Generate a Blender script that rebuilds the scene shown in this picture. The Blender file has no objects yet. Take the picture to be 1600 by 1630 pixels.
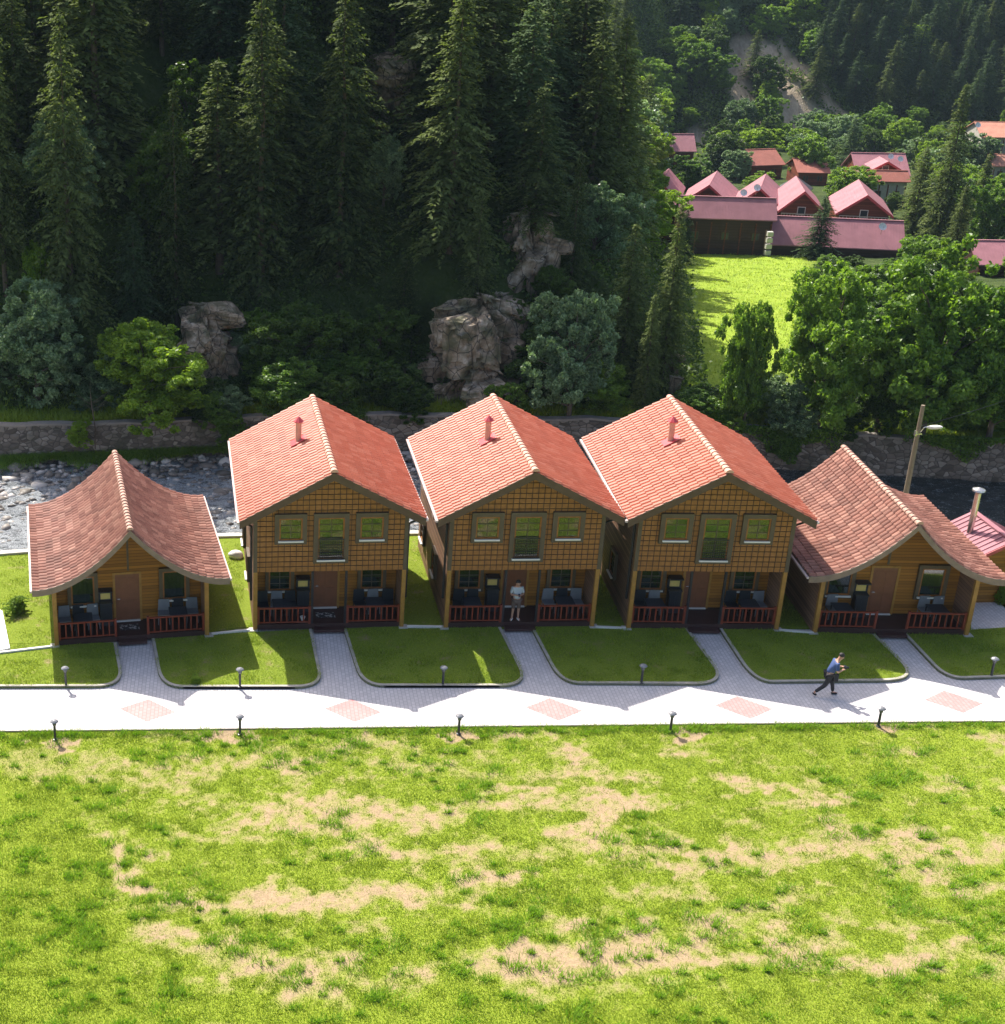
import bpy, bmesh, math, random
import numpy as np
from mathutils import Vector, Matrix, noise as mnoise
R = math.radians
sc = bpy.context.scene
COL = sc.collection
# ---------------------------------------------------------------- camera, world, sun
CAMH, PITCH, F, PX, PY = 27.0, R(23.2), 2309.0, 377.0, 815.0
cam = bpy.data.objects.new('camera', bpy.data.cameras.new('camera')); COL.objects.link(cam)
cam.location = (0, 0, CAMH); cam.rotation_euler = (R(90) - PITCH, 0, 0)
cam.data.sensor_fit = 'HORIZONTAL'; cam.data.sensor_width = 36
cam.data.lens = F / 1600 * 36; cam.data.shift_x = (800 - PX) / 1600
cam.data.clip_start = 0.5; cam.data.clip_end = 3000
sc.camera = cam
SUN_EL, SUN_AZ = R(48.7), math.atan2(-2.58, 5.25)
w = bpy.data.worlds.new('World'); sc.world = w; w.use_nodes = True
nt = w.node_tree; bg = nt.nodes['Background']
sky = nt.nodes.new('ShaderNodeTexSky'); sky.sky_type = 'NISHITA'; sky.sun_disc = False
sky.sun_elevation = SUN_EL; sky.sun_rotation = SUN_AZ; sky.altitude = 300; sky.dust_density = 4.0; sky.ozone_density = .6; sky.air_density = .8
nt.links.new(sky.outputs[0], bg.inputs[0]); bg.inputs[1].default_value = 0.15
sl = bpy.data.lights.new('sun', 'SUN'); sl.energy = 5.0; sl.angle = R(0.53); sl.color = (1, .95, .87)
so = bpy.data.objects.new('sun', sl); COL.objects.link(so)
sv = Vector((math.sin(SUN_AZ) * math.cos(SUN_EL), math.cos(SUN_AZ) * math.cos(SUN_EL), math.sin(SUN_EL)))
so.rotation_euler = sv.to_track_quat('Z', 'Y').to_euler(); so.location = (-30, 40, 60)
sc.view_settings.view_transform = 'Standard'; sc.view_settings.look = 'None'
sc.view_settings.exposure = 0.85; sc.view_settings.gamma = 1
sc.render.engine = 'CYCLES'
sc.cycles.max_bounces = 8; sc.cycles.transparent_max_bounces = 8

random.seed(7); rng = np.random.default_rng(7)
U = random.uniform

# ---------------------------------------------------------------- camera geometry helpers
def zat(Y, py):            # height of the point at distance Y seen at image row py
    return CAMH - Y * math.tan(PITCH + math.atan((py - PY) / F))
def gp(px, py, z=0.0):     # point of the level z on the line of sight
    a = PITCH + math.atan((py - PY) / F)
    Y = (CAMH - z) / math.tan(a)
    Zc = Y * math.cos(PITCH) + (CAMH - z) * math.sin(PITCH)
    return ((px - PX) * Zc / F, Y)
def pxm(Y, z): return F / (Y * math.cos(PITCH) + (CAMH - z) * math.sin(PITCH))
def proj(x, y, z):
    Zc = y * math.cos(PITCH) + (CAMH - z) * math.sin(PITCH)
    v = y * math.sin(PITCH) - (CAMH - z) * math.cos(PITCH)
    return PX + F * x / Zc, PY - F * v / Zc

# ---------------------------------------------------------------- terrain
_wp = [gp(a, b, .1) for a, b in ((-700, 715), (-200, 690), (0, 678), (340, 665), (690, 660), (920, 665), (1140, 678), (1600, 702), (2100, 725))]
WX = np.array([p[0] for p in _wp]); WY = np.array([p[1] for p in _wp])
def wallY(x): return np.interp(x, WX, WY)
_bp = [gp(a, b, .1) for a, b in ((-600, 915), (0, 886), (170, 872), (345, 857), (900, 850), (1600, 850), (2200, 850))]
BX = np.array([p[0] for p in _bp]); BY = np.array([p[1] for p in _bp])
def bankY(x): return np.interp(x, BX, BY)
def sn(x, y, s, k=0.0):
    return (np.sin(x * s + 1.3 + k) * np.cos(y * s * 1.13 + .7 * k) + .5 * np.sin(x * s * 2.3 + y * s * 1.7 + 2 * k) + .3 * np.cos(x * s * 4.1 - y * s * 3.7 + k))
def far(x, y):
    x = np.asarray(x, float); y = np.asarray(y, float)
    t = y - wallY(x)
    zv = np.interp(y, [0, 80, 95, 160, 180, 250, 300, 600], [.1, .1, -1.3, -10, -12, -17, -19, -19])
    xf = np.interp(y, [70, 80, 120, 200, 300, 420], [24, 26, 37, 57, 88, 120]) + 1.0 * np.sin(y * .25)
    m1 = t - 3.2 + .8 * np.sin(x * .5); m2 = (xf - x) * .93
    k = 2.0
    h = np.clip(.5 + .5 * (m2 - m1) / k, 0, 1)
    m = m2 * (1 - h) + m1 * h - k * h * (1 - h)
    m = np.maximum(m, 0)
    zh = np.interp(m, [0, 2, 8, 25, 60, 300], [0, 1.5, 9, 27, 48, 58])
    zh = zh + np.clip(m / 6, 0, 1) * 1.0 * sn(x, y, .23)
    m3 = y - 296 - 10 * np.sin(x * .035 + 1)
    zm = np.maximum(m3, 0) * .64 + np.clip(m3 / 10, 0, 1) * 2.2 * sn(x, y, .11, 2)
    m4 = (x - np.interp(y, [70, 150, 300], [75, 105, 170])) * .5
    return zv + zh + np.maximum(zm, 0) + np.maximum(m4, 0) + .12 * sn(x, y, .6) * np.clip(t / 3, 0, 1)
def at(px, py):            # first terrain point met by the line of sight
    dy = math.cos(PITCH) + (PY - py) / F * math.sin(PITCH)
    dz = -math.sin(PITCH) + (PY - py) / F * math.cos(PITCH)
    dx = (px - PX) / F
    s = np.linspace(60, 700, 6400)
    X, Y, Z = dx * s, dy * s, CAMH + dz * s
    ok = (Y > wallY(X)) & (Z <= far(X, Y))
    i = int(np.argmax(ok)) if ok.any() else -1
    return float(X[i]), float(Y[i]), float(far(X[i], Y[i]))

# ---------------------------------------------------------------- object helpers
def tag(o, label=None, cat=None, group=None, kind=None):
    if label: o['label'] = label
    if cat: o['category'] = cat
    if group: o['group'] = group
    if kind: o['kind'] = kind
    return o
def link(o, parent=None):
    COL.objects.link(o)
    if parent: o.parent = parent
    return o
def empty(name, loc=(0, 0, 0), rz=0, label=None, cat=None, group=None):
    o = bpy.data.objects.new(name, None); o.empty_display_size = .3
    link(o); o.location = loc; o.rotation_euler = (0, 0, rz)
    return tag(o, label, cat, group)
def npmesh(name, V, Fc, mat, parent=None, smooth=False, uv=None, attr=None):
    """V (n,3); Fc (m,k) with k verts in every face."""
    me = bpy.data.meshes.new(name)
    V = np.asarray(V, np.float32); Fc = np.asarray(Fc, np.int32); k = Fc.shape[1]
    me.vertices.add(len(V)); me.vertices.foreach_set('co', V.ravel())
    me.loops.add(Fc.size); me.loops.foreach_set('vertex_index', Fc.ravel())
    me.polygons.add(len(Fc)); me.polygons.foreach_set('loop_start', np.arange(0, Fc.size, k, dtype=np.int32))
    me.polygons.foreach_set('loop_total', np.full(len(Fc), k, np.int32))
    if smooth: me.polygons.foreach_set('use_smooth', np.ones(len(Fc), bool))
    me.update(calc_edges=True)
    if attr is not None:
        for an, av in attr.items():
            a = me.attributes.new(an, 'FLOAT', 'POINT'); a.data.foreach_set('value', np.asarray(av, np.float32))
    if mat: me.materials.append(mat)
    o = bpy.data.objects.new(name, me)
    return link(o, parent)
class MB:
    def __init__(s, M=None): s.v = []; s.f = []; s.mi = []; s.uv = []; s.M = M or Matrix(); s.m = 0; s.hasuv = False
    def add(s, vs, fs, uv=None):
        b = len(s.v); s.v += [tuple(s.M @ Vector(p)) for p in vs]
        for f in fs: s.f.append([b + i for i in f]); s.mi.append(s.m); s.uv.append(uv or (0, 0))
        if uv: s.hasuv = True
        return s
    def box(s, x0, x1, y0, y1, z0, z1):
        return s.add([(x0, y0, z0), (x1, y0, z0), (x1, y1, z0), (x0, y1, z0), (x0, y0, z1), (x1, y0, z1), (x1, y1, z1), (x0, y1, z1)],
                     [(0, 3, 2, 1), (4, 5, 6, 7), (0, 1, 5, 4), (1, 2, 6, 5), (2, 3, 7, 6), (3, 0, 4, 7)])
    def prism(s, poly, a0, a1, axis='y'):      # poly in the plane across the axis
        n = len(poly)
        def P(p, a): return {'y': (p[0], a, p[1]), 'z': (p[0], p[1], a), 'x': (a, p[0], p[1])}[axis]
        vs = [P(p, a0) for p in poly] + [P(p, a1) for p in poly]
        return s.add(vs, [tuple(range(n)), tuple(range(2 * n - 1, n - 1, -1))] + [(i, i + n, (i + 1) % n + n, (i + 1) % n) for i in range(n)])
    def tube(s, pts, rad, n=8, cap=True):
        pts = [Vector(p) for p in pts]; rs = rad if isinstance(rad, (list, tuple)) else [rad] * len(pts)
        vs = []; prev = None
        for i, p in enumerate(pts):
            d = (pts[min(i + 1, len(pts) - 1)] - pts[max(i - 1, 0)]).normalized()
            if prev is None: a = d.orthogonal().normalized()
            else: a = (prev - d * prev.dot(d)).normalized()
            prev = a; b = d.cross(a)
            vs += [p + (a * math.cos(t) + b * math.sin(t)) * rs[i] for t in [2 * math.pi * j / n for j in range(n)]]
        fs = [(i * n + j, i * n + (j + 1) % n, (i + 1) * n + (j + 1) % n, (i + 1) * n + j) for i in range(len(pts) - 1) for j in range(n)]
        if cap: fs += [tuple(range(n - 1, -1, -1)), tuple((len(pts) - 1) * n + j for j in range(n))]
        return s.add(vs, fs)
    def lathe(s, prof, n=16, c=(0, 0, 0)):     # prof: (r,z)
        vs = [(c[0] + r * math.cos(2 * math.pi * j / n), c[1] + r * math.sin(2 * math.pi * j / n), c[2] + z) for r, z in prof for j in range(n)]
        fs = [(i * n + j, i * n + (j + 1) % n, (i + 1) * n + (j + 1) % n, (i + 1) * n + j) for i in range(len(prof) - 1) for j in range(n)]
        return s.add(vs, fs + [tuple(range(n - 1, -1, -1)), tuple((len(prof) - 1) * n + j for j in range(n))])
    def ball(s, c, r, n=10, m=7):
        rx, ry, rz = r if isinstance(r, (tuple, list)) else (r, r, r)
        vs = [(c[0], c[1], c[2] - rz)]
        for i in range(1, m):
            a = -math.pi / 2 + math.pi * i / m
            vs += [(c[0] + rx * math.cos(a) * math.cos(2 * math.pi * j / n), c[1] + ry * math.cos(a) * math.sin(2 * math.pi * j / n), c[2] + rz * math.sin(a)) for j in range(n)]
        vs.append((c[0], c[1], c[2] + rz)); top = len(vs) - 1
        fs = [(0, 1 + (j + 1) % n, 1 + j) for j in range(n)]
        fs += [(1 + i * n + j, 1 + i * n + (j + 1) % n, 1 + (i + 1) * n + (j + 1) % n, 1 + (i + 1) * n + j) for i in range(m - 2) for j in range(n)]
        fs += [(1 + (m - 2) * n + j, 1 + (m - 2) * n + (j + 1) % n, top) for j in range(n)]
        return s.add(vs, fs)
    def build(s, name, mats, parent=None, smooth=False, bevel=0, fix=True):
        me = bpy.data.meshes.new(name); me.from_pydata(s.v, [], s.f)
        if not isinstance(mats, (list, tuple)): mats = [mats]
        for m in mats: me.materials.append(m)
        me.polygons.foreach_set('material_index', s.mi)
        if s.hasuv:
            l = me.uv_layers.new(name='UVMap')
            for p, q in zip(me.polygons, s.uv):
                for li in p.loop_indices: l.data[li].uv = q
        elif fix:
            bm = bmesh.new(); bm.from_mesh(me); bmesh.ops.recalc_face_normals(bm, faces=bm.faces); bm.to_mesh(me); bm.free()
        if smooth: me.polygons.foreach_set('use_smooth', [True] * len(me.polygons))
        me.update()
        o = link(bpy.data.objects.new(name, me), parent)
        if bevel:
            b = o.modifiers.new('bevel', 'BEVEL'); b.width = bevel; b.segments = 2; b.limit_method = 'ANGLE'
        return o
def copy_tree(o, parent=None):
    c = o.copy(); COL.objects.link(c); c.parent = parent
    for ch in list(o.children): copy_tree(ch, c)
    return c

# ---------------------------------------------------------------- materials
def N(nt, t, **k):
    n = nt.nodes.new('ShaderNode' + t)
    for a, b in k.items(): setattr(n, a, b)
    return n
def newmat(name):
    m = bpy.data.materials.new(name); m.use_nodes = True; nt = m.node_tree
    return m, nt, nt.nodes['Principled BSDF'], nt.links.new
def ramp(nt, fac, stops):
    r = N(nt, 'ValToRGB'); e = r.color_ramp.elements
    e[0].position, e[0].color = stops[0][0], (*stops[0][1], 1); e[1].position, e[1].color = stops[-1][0], (*stops[-1][1], 1)
    for p, c in stops[1:-1]: q = e.new(p); q.color = (*c, 1)
    nt.links.new(fac, r.inputs[0]); return r.outputs[0]
def mix(nt, fac, a, b, mode='MIX'):
    m = N(nt, 'Mix', data_type='RGBA', blend_type=mode)
    for s, v in ((m.inputs[0], fac), (m.inputs[6], a), (m.inputs[7], b)):
        if isinstance(v, (int, float)): s.default_value = v
        elif isinstance(v, tuple): s.default_value = (*v, 1)
        else: nt.links.new(v, s)
    return m.outputs[2]
def math_(nt, op, a, b=0.0, c=None):
    m = N(nt, 'Math', operation=op)
    for s, v in zip(m.inputs, (a, b, c)):
        if v is None: continue
        if isinstance(v, (int, float)): s.default_value = v
        else: nt.links.new(v, s)
    return m.outputs[0]
def tex(nt, kind='Object'): return N(nt, 'TexCoord').outputs[kind]
def noise(nt, vec, scale, detail=4, rough=.55, out=0):
    n = N(nt, 'TexNoise'); n.inputs['Scale'].default_value = scale; n.inputs['Detail'].default_value = detail; n.inputs['Roughness'].default_value = rough
    if vec is not None: nt.links.new(vec, n.inputs['Vector'])
    return n.outputs[out]
def bump(nt, h, strength=.3, dist=.02):
    b = N(nt, 'Bump'); b.inputs['Strength'].default_value = strength; b.inputs['Distance'].default_value = dist
    nt.links.new(h, b.inputs['Height']); return b.outputs[0]
def mapping(nt, vec, sc_=(1, 1, 1), rot=(0, 0, 0)):
    m = N(nt, 'Mapping'); m.inputs['Scale'].default_value = sc_; m.inputs['Rotation'].default_value = rot
    nt.links.new(vec, m.inputs['Vector']); return m.outputs[0]
def plain(name, c, rough=.6, metal=0, var=.15, scale=3.0, spec=.4, bs=.1):
    m, nt, p, L = newmat(name); v = tex(nt)
    n = noise(nt, v, scale, 6)
    col = ramp(nt, n, [(.3, tuple(x * (1 - var) for x in c)), (.7, tuple(min(1, x * (1 + var)) for x in c))])
    L(col, p.inputs['Base Color']); p.inputs['Roughness'].default_value = rough; p.inputs['Metallic'].default_value = metal
    p.inputs['Specular IOR Level'].default_value = spec
    if bs: L(bump(nt, noise(nt, v, scale * 12, 3), bs, .01), p.inputs['Normal'])
    return m
def planks(name, c, pitch=.14, vert=False, var=.3, rough=.6):
    m, nt, p, L = newmat(name); v = tex(nt)
    s = N(nt, 'SeparateXYZ'); L(v, s.inputs[0])
    q = math_(nt, 'DIVIDE', s.outputs[0] if vert else s.outputs[2], pitch)
    fr = math_(nt, 'FRACT', q); idx = math_(nt, 'FLOOR', q)
    wn = N(nt, 'TexWhiteNoise', noise_dimensions='1D'); L(idx, wn.inputs['W'])
    grain = noise(nt, mapping(nt, v, (8, 8, 8) if vert else (1.5, 1.5, 40)), 1.5, 5)
    a = math_(nt, 'ADD', math_(nt, 'MULTIPLY', wn.outputs[0], .5), math_(nt, 'MULTIPLY', grain, .5))
    col = ramp(nt, a, [(.2, tuple(x * (1 - var) for x in c)), (.8, tuple(x * (1 + var) for x in c))])
    groove = math_(nt, 'LESS_THAN', fr, .1)
    L(mix(nt, groove, col, tuple(x * .25 for x in c)), p.inputs['Base Color'])
    hgt = math_(nt, 'SUBTRACT', 1, groove)
    L(bump(nt, hgt, .6, .01), p.inputs['Normal']); p.inputs['Roughness'].default_value = rough; p.inputs['Specular IOR Level'].default_value = .3
    return m
def tiles(name, c1, c2, c3, old=0):
    m, nt, p, L = newmat(name); uv = tex(nt, 'UV')
    wn = N(nt, 'TexWhiteNoise', noise_dimensions='2D'); L(uv, wn.inputs['Vector'])
    col = ramp(nt, wn.outputs[0], [(0, c1), (.55, c2), (1, c3)])
    v = tex(nt); st = noise(nt, v, 1.1, 6, .65)
    col = mix(nt, math_(nt, 'MULTIPLY', ramp2(nt, st, .45, .75), .38 + .32 * old), col, tuple(x * .55 for x in c1))
    L(col, p.inputs['Base Color']); p.inputs['Roughness'].default_value = .45 + .15 * (old > 0); p.inputs['Specular IOR Level'].default_value = .30 - .1 * (old > 0)
    L(bump(nt, noise(nt, v, 60, 3), .15, .005), p.inputs['Normal'])
    return m
def ramp2(nt, fac, a, b):
    mr = N(nt, 'MapRange'); mr.inputs[1].default_value = a; mr.inputs[2].default_value = b; nt.links.new(fac, mr.inputs[0]); return mr.outputs[0]
def leafmat(name, dark, light, trans=.35, tcol=None, rough=.5, rnd=.35, scale=.6, spec=.3):
    m, nt, p, L = newmat(name)
    g = N(nt, 'NewGeometry'); oi = N(nt, 'ObjectInfo')
    n = noise(nt, tex(nt), scale, 3)
    a = math_(nt, 'ADD', math_(nt, 'MULTIPLY', g.outputs['Random Per Island'], .55), math_(nt, 'MULTIPLY', n, .75))
    a = math_(nt, 'ADD', a, math_(nt, 'MULTIPLY', math_(nt, 'SUBTRACT', oi.outputs['Random'], .5), rnd))
    col = ramp(nt, a, [(.25, dark), (.95, light)])
    L(col, p.inputs['Base Color']); p.inputs['Roughness'].default_value = rough; p.inputs['Specular IOR Level'].default_value = spec
    t = N(nt, 'BsdfTranslucent'); L(mix(nt, 1.0, col, tcol or (1.3, 1.35, .55), 'MULTIPLY'), t.inputs[0])
    ms = N(nt, 'MixShader'); ms.inputs[0].default_value = trans; L(p.outputs[0], ms.inputs[1]); L(t.outputs[0], ms.inputs[2])
    L(ms.outputs[0], nt.nodes['Material Output'].inputs[0]); return m
M = {}
M['roof_new'] = tiles('red_clay_tile', (.40, .09, .04), (.47, .125, .062), (.52, .18, .105))
M['roof_old'] = tiles('weathered_clay_tile', (.20, .085, .06), (.31, .13, .09), (.45, .23, .165), .8)
M['ridge_new'] = plain('ridge_tile_clay', (.62, .33, .24), .6, var=.2, scale=2)
M['ridge_old'] = plain('ridge_tile_weathered', (.42, .24, .18), .6, var=.3, scale=2)
M['fascia'] = plain('brown_fascia', (.105, .062, .036), .6)
M['fascia_old'] = plain('grey_brown_fascia', (.22, .155, .115), .6)
M['gutter'] = plain('pale_gutter', (.62, .50, .47), .4)
M['plank'] = planks('ochre_planks', (.30, .125, .018), .13)
M['side'] = planks('side_planks', (.24, .135, .085), .15)
M['clad'] = plain('ochre_shingle', (.315, .13, .03), .55, var=.22, scale=5)
M['batten'] = plain('dark_batten', (.05, .022, .012), .6)
M['trim'] = plain('grey_brown_trim', (.105, .075, .045), .55)
M['wood'] = plain('varnished_wood', (.30, .11, .022), .4, var=.25, scale=6)
M['post'] = plain('ochre_post', (.34, .17, .035), .45, var=.2, scale=5)
M['door'] = plain('brown_door', (.20, .075, .035), .4, var=.12)
M['rail'] = plain('red_stain', (.20, .035, .015), .5, var=.2)
M['sill'] = plain('white_sill', (.72, .68, .63), .45, var=.05)
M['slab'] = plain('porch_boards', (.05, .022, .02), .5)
M['concrete'] = plain('concrete', (.48, .45, .40), .8, var=.15, scale=2)
M['white'] = plain('white_plastic', (.75, .75, .75), .4, var=.05)
M['grey'] = plain('grey_plastic', (.19, .20, .22), .45, var=.1)
M['black'] = plain('black_plastic', (.02, .022, .03), .4, var=.1)
M['iron'] = plain('black_iron', (.03, .03, .035), .4, .3)
M['lamp_post'] = plain('dark_bollard_paint', (.04, .04, .045), .35)
M['cream'] = plain('cream_panel', (.55, .42, .13), .5)
M['steel'] = plain('brushed_steel', (.55, .52, .48), .25, .85)
M['pipe'] = plain('terracotta_pipe', (.60, .36, .25), .5)
M['redmetal'] = plain('red_metal', (.50, .07, .08), .35)
M['pole'] = plain('weathered_pole', (.22, .17, .11), .7)
M['kerb'] = plain('kerb_stone', (.42, .38, .32), .8, var=.18, scale=3)
M['edge'] = plain('path_edge', (.24, .21, .18), .8)
M['bark'] = plain('bark', (.10, .075, .055), .9, var=.35, scale=6, bs=.5)
M['rockpale'] = plain('rock', (.26, .24, .22), .85, var=.45, scale=1.4, bs=.5)
M['skin'] = plain('skin', (.50, .27, .18), .5, var=.05)
M['hair'] = plain('dark_hair', (.02, .015, .012), .6)
M['shirt_blue'] = plain('blue_shirt', (.05, .085, .21), .7, var=.2, scale=8)
M['shirt_grey'] = plain('grey_tshirt', (.42, .45, .47), .8)
M['trousers'] = plain('dark_trousers', (.022, .02, .024), .7)
M['shorts'] = plain('brown_shorts', (.13, .09, .075), .8)
M['shoe_black'] = plain('black_shoe', (.015, .015, .017), .4)
def glassmat():
    m, nt, p, L = newmat('window_glass'); p.inputs['Base Color'].default_value = (.02, .03, .02, 1)
    p.inputs['Roughness'].default_value = .03; p.inputs['Specular IOR Level'].default_value = 1.0
    p.inputs['IOR'].default_value = 1.9
    g = N(nt, 'BsdfTransparent'); g.inputs[0].default_value = (.75, .8, .75, 1)
    ms = N(nt, 'MixShader'); ms.inputs[0].default_value = .45; L(p.outputs[0], ms.inputs[1]); L(g.outputs[0], ms.inputs[2])
    L(ms.outputs[0], nt.nodes['Material Output'].inputs[0]); return m
M['glass'] = glassmat()
def curtainmat():
    m, nt, p, L = newmat('curtain_cloth'); v = tex(nt)
    wv = N(nt, 'TexWave'); wv.inputs['Scale'].default_value = 6; wv.inputs['Distortion'].default_value = 1.5; L(v, wv.inputs[0])
    L(ramp(nt, wv.outputs[1], [(0, (.025, .05, .02)), (1, (.065, .11, .045))]), p.inputs['Base Color']); p.inputs['Roughness'].default_value = .9
    return m
M['curtain'] = curtainmat()
def metalroof(name, c):
    m, nt, p, L = newmat(name); v = tex(nt)
    n = noise(nt, v, .8, 5); L(ramp(nt, n, [(.3, tuple(x * .85 for x in c)), (.7, tuple(min(1, x * 1.12) for x in c))]), p.inputs['Base Color'])
    p.inputs['Roughness'].default_value = .68; p.inputs['Specular IOR Level'].default_value = .25
    s = N(nt, 'SeparateXYZ'); L(v, s.inputs[0]); fr = math_(nt, 'FRACT', math_(nt, 'DIVIDE', s.outputs[0], .3))
    L(bump(nt, math_(nt, 'LESS_THAN', fr, .2), .6, .03), p.inputs['Normal']); return m
M['pinkroof'] = metalroof('rose_metal_roof', (.34, .145, .165))
M['redroof'] = metalroof('red_metal_roof', (.32, .11, .08))
M['orangeroof'] = metalroof('orange_metal_roof', (.50, .22, .15))
M['darkroof'] = plain('dark_shingles', (.045, .045, .055), .7)
M['chalet'] = planks('chalet_boards', (.17, .045, .022), .25)
M['chalet_dark'] = planks('dark_shed_boards', (.055, .024, .016), .3)
M['plaster'] = plain('pale_plaster', (.45, .42, .36), .8)

def grassground(name, bare_attr=True, c_soil=(.36, .26, .155), ga=(.175, .25, .016), gb=(.285, .335, .04)):
    m, nt, p, L = newmat(name); v = tex(nt)
    n = noise(nt, v, 1.3, 8, .65); n2 = noise(nt, v, 14, 6, .7)
    g = ramp(nt, n2, [(.3, ga), (.7, gb)])
    soil = ramp(nt, noise(nt, v, 9, 8, .7), [(.3, tuple(x * .72 for x in c_soil)), (.7, tuple(x * 1.15 for x in c_soil))])
    if bare_attr:
        a = N(nt, 'Attribute'); a.attribute_name = 'bare'; f = a.outputs['Fac']
    else: f = ramp2(nt, n, .55, .75)
    f = ramp2(nt, math_(nt, 'ADD', f, math_(nt, 'MULTIPLY', math_(nt, 'SUBTRACT', n2, .5), .9)), .1, .85)
    L(mix(nt, f, g, soil), p.inputs['Base Color']); p.inputs['Roughness'].default_value = .95; p.inputs['Specular IOR Level'].default_value = .1
    L(bump(nt, n2, .6, .05), p.inputs['Normal']); return m
M['field'] = grassground('field_ground'); M['lawn'] = grassground('lawn_ground', False, (.30, .24, .12), (.13, .18, .016), (.22, .28, .035))
M['grass'] = leafmat('grass_blades', (.155, .255, .013), (.29, .375, .026), .4, (1.2, 1.15, .6), .5, 0, 1.6)
M['grass_dark'] = leafmat('lawn_blades', (.14, .235, .017), (.36, .44, .045), .42, (1.25, 1.25, .6), .5, 0, .6)
M['tuft'] = leafmat('tuft_blades', (.14, .28, .012), (.26, .41, .025), .4, (1.2, 1.3, .5), .5, 0, 1.)
M['spruce'] = leafmat('spruce_needles', (.032, .052, .015), (.155, .195, .058), .34, (1.1, 1.2, .6), .8, .5, .3, .1)
M['spruce_blue'] = leafmat('cool_spruce_needles', (.026, .052, .022), (.11, .165, .065), .34, (1.2, 1.3, .7), .8, .5, .3, .1)
M['leaf_mid'] = leafmat('mid_green_leaves', (.05, .12, .018), (.23, .36, .05), .48, None, .42, .4)
M['leaf_bright'] = leafmat('bright_green_leaves', (.08, .17, .012), (.30, .42, .045), .48, None, .45, .35)
M['leaf_grey'] = leafmat('silver_green_leaves', (.06, .12, .04), (.31, .42, .22), .4, (1.1, 1.2, .7), .38, .3)
M['leaf_dark'] = leafmat('dark_leaves', (.02, .05, .009), (.10, .17, .022), .38, None, .45, .4)
M['leaf_undergrowth'] = leafmat('undergrowth_leaves', (.022, .05, .012), (.12, .19, .03), .35, None, .5, 0, .25)

def pavermat(name, base, rot=.0):
    m, nt, p, L = newmat(name); v = tex(nt)
    b = N(nt, 'TexBrick'); b.inputs['Scale'].default_value = 1; b.inputs['Brick Width'].default_value = .22; b.inputs['Row Height'].default_value = .14
    b.inputs['Mortar Size'].default_value = .012; b.inputs['Color1'].default_value = (*base, 1); b.inputs['Color2'].default_value = (*[x * .84 for x in base], 1)
    b.inputs['Mortar'].default_value = (*[x * .6 for x in base], 1); b.inputs['Mortar Smooth'].default_value = .3
    L(mapping(nt, v, rot=(0, 0, R(90) + rot)), b.inputs[0])
    dirt = ramp2(nt, noise(nt, v, .7, 6, .6), .5, .8)
    L(mix(nt, math_(nt, 'MULTIPLY', dirt, .5), b.outputs[0], tuple(x * .6 for x in base)), p.inputs['Base Color'])
    p.inputs['Roughness'].default_value = .8; L(bump(nt, b.outputs[1], -.4, .01), p.inputs['Normal']); return m
M['paver'] = pavermat('grey_pavers', (.66, .615, .60)); M['paver_pink'] = pavermat('pink_pavers', (.60, .30, .28))

def wallmat():
    m, nt, p, L = newmat('rubble_masonry'); v = mapping(nt, tex(nt), (1, 1, 1.5))
    vo = N(nt, 'TexVoronoi'); vo.inputs['Scale'].default_value = 2.6; L(v, vo.inputs['Vector'])
    vd = N(nt, 'TexVoronoi', feature='DISTANCE_TO_EDGE'); vd.inputs['Scale'].default_value = 2.6; L(v, vd.inputs['Vector'])
    s = N(nt, 'SeparateColor'); L(vo.outputs['Color'], s.inputs[0])
    c = ramp(nt, s.outputs[0], [(0, (.085, .07, .055)), (.5, (.17, .145, .12)), (1, (.28, .25, .21))])
    c = mix(nt, ramp2(nt, vd.outputs[0], .07, .02), c, (.07, .06, .05))
    n = noise(nt, tex(nt), .7, 6); c = mix(nt, math_(nt, 'MULTIPLY', ramp2(nt, n, .5, .7), .6), c, (.045, .05, .03))
    L(c, p.inputs['Base Color']); p.inputs['Roughness'].default_value = .9; L(bump(nt, vd.outputs[0], .8, .15), p.inputs['Normal']); return m
M['masonry'] = wallmat()
def watermat():
    m, nt, p, L = newmat('river_water'); v = tex(nt)
    mv = mapping(nt, v, (1, 1.9, 1))
    n1 = noise(nt, mv, 1.6, 10, .78); n2 = noise(nt, mv, 9, 6, .8)
    h = math_(nt, 'ADD', n1, math_(nt, 'MULTIPLY', n2, .35))
    # white water, with sun sparkle painted into its colour, is where the river runs shallow, upstream (left) and mid-stream
    s = N(nt, 'SeparateXYZ'); L(v, s.inputs[0])
    up = N(nt, 'MapRange'); up.inputs[1].default_value = 1; up.inputs[2].default_value = 32; up.inputs[3].default_value = .07; up.inputs[4].default_value = -.05; L(s.outputs[0], up.inputs[0])
    f = ramp2(nt, math_(nt, 'ADD', math_(nt, 'MULTIPLY', math_(nt, 'ADD', n1, n2), .5), up.outputs[0]), 0.47, .60)
    n3 = noise(nt, mv, 34, 3, .7); f = math_(nt, 'MULTIPLY', f, ramp2(nt, n3, .42, .54)); L(mix(nt, f, (.03, .038, .036), (.72, .75, .78)), p.inputs['Base Color'])
    L(math_(nt, 'ADD', math_(nt, 'MULTIPLY', f, .4), .1), p.inputs['Roughness'])
    L(bump(nt, h, 1.0, .28), p.inputs['Normal']); return m
M['water'] = watermat()
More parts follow.
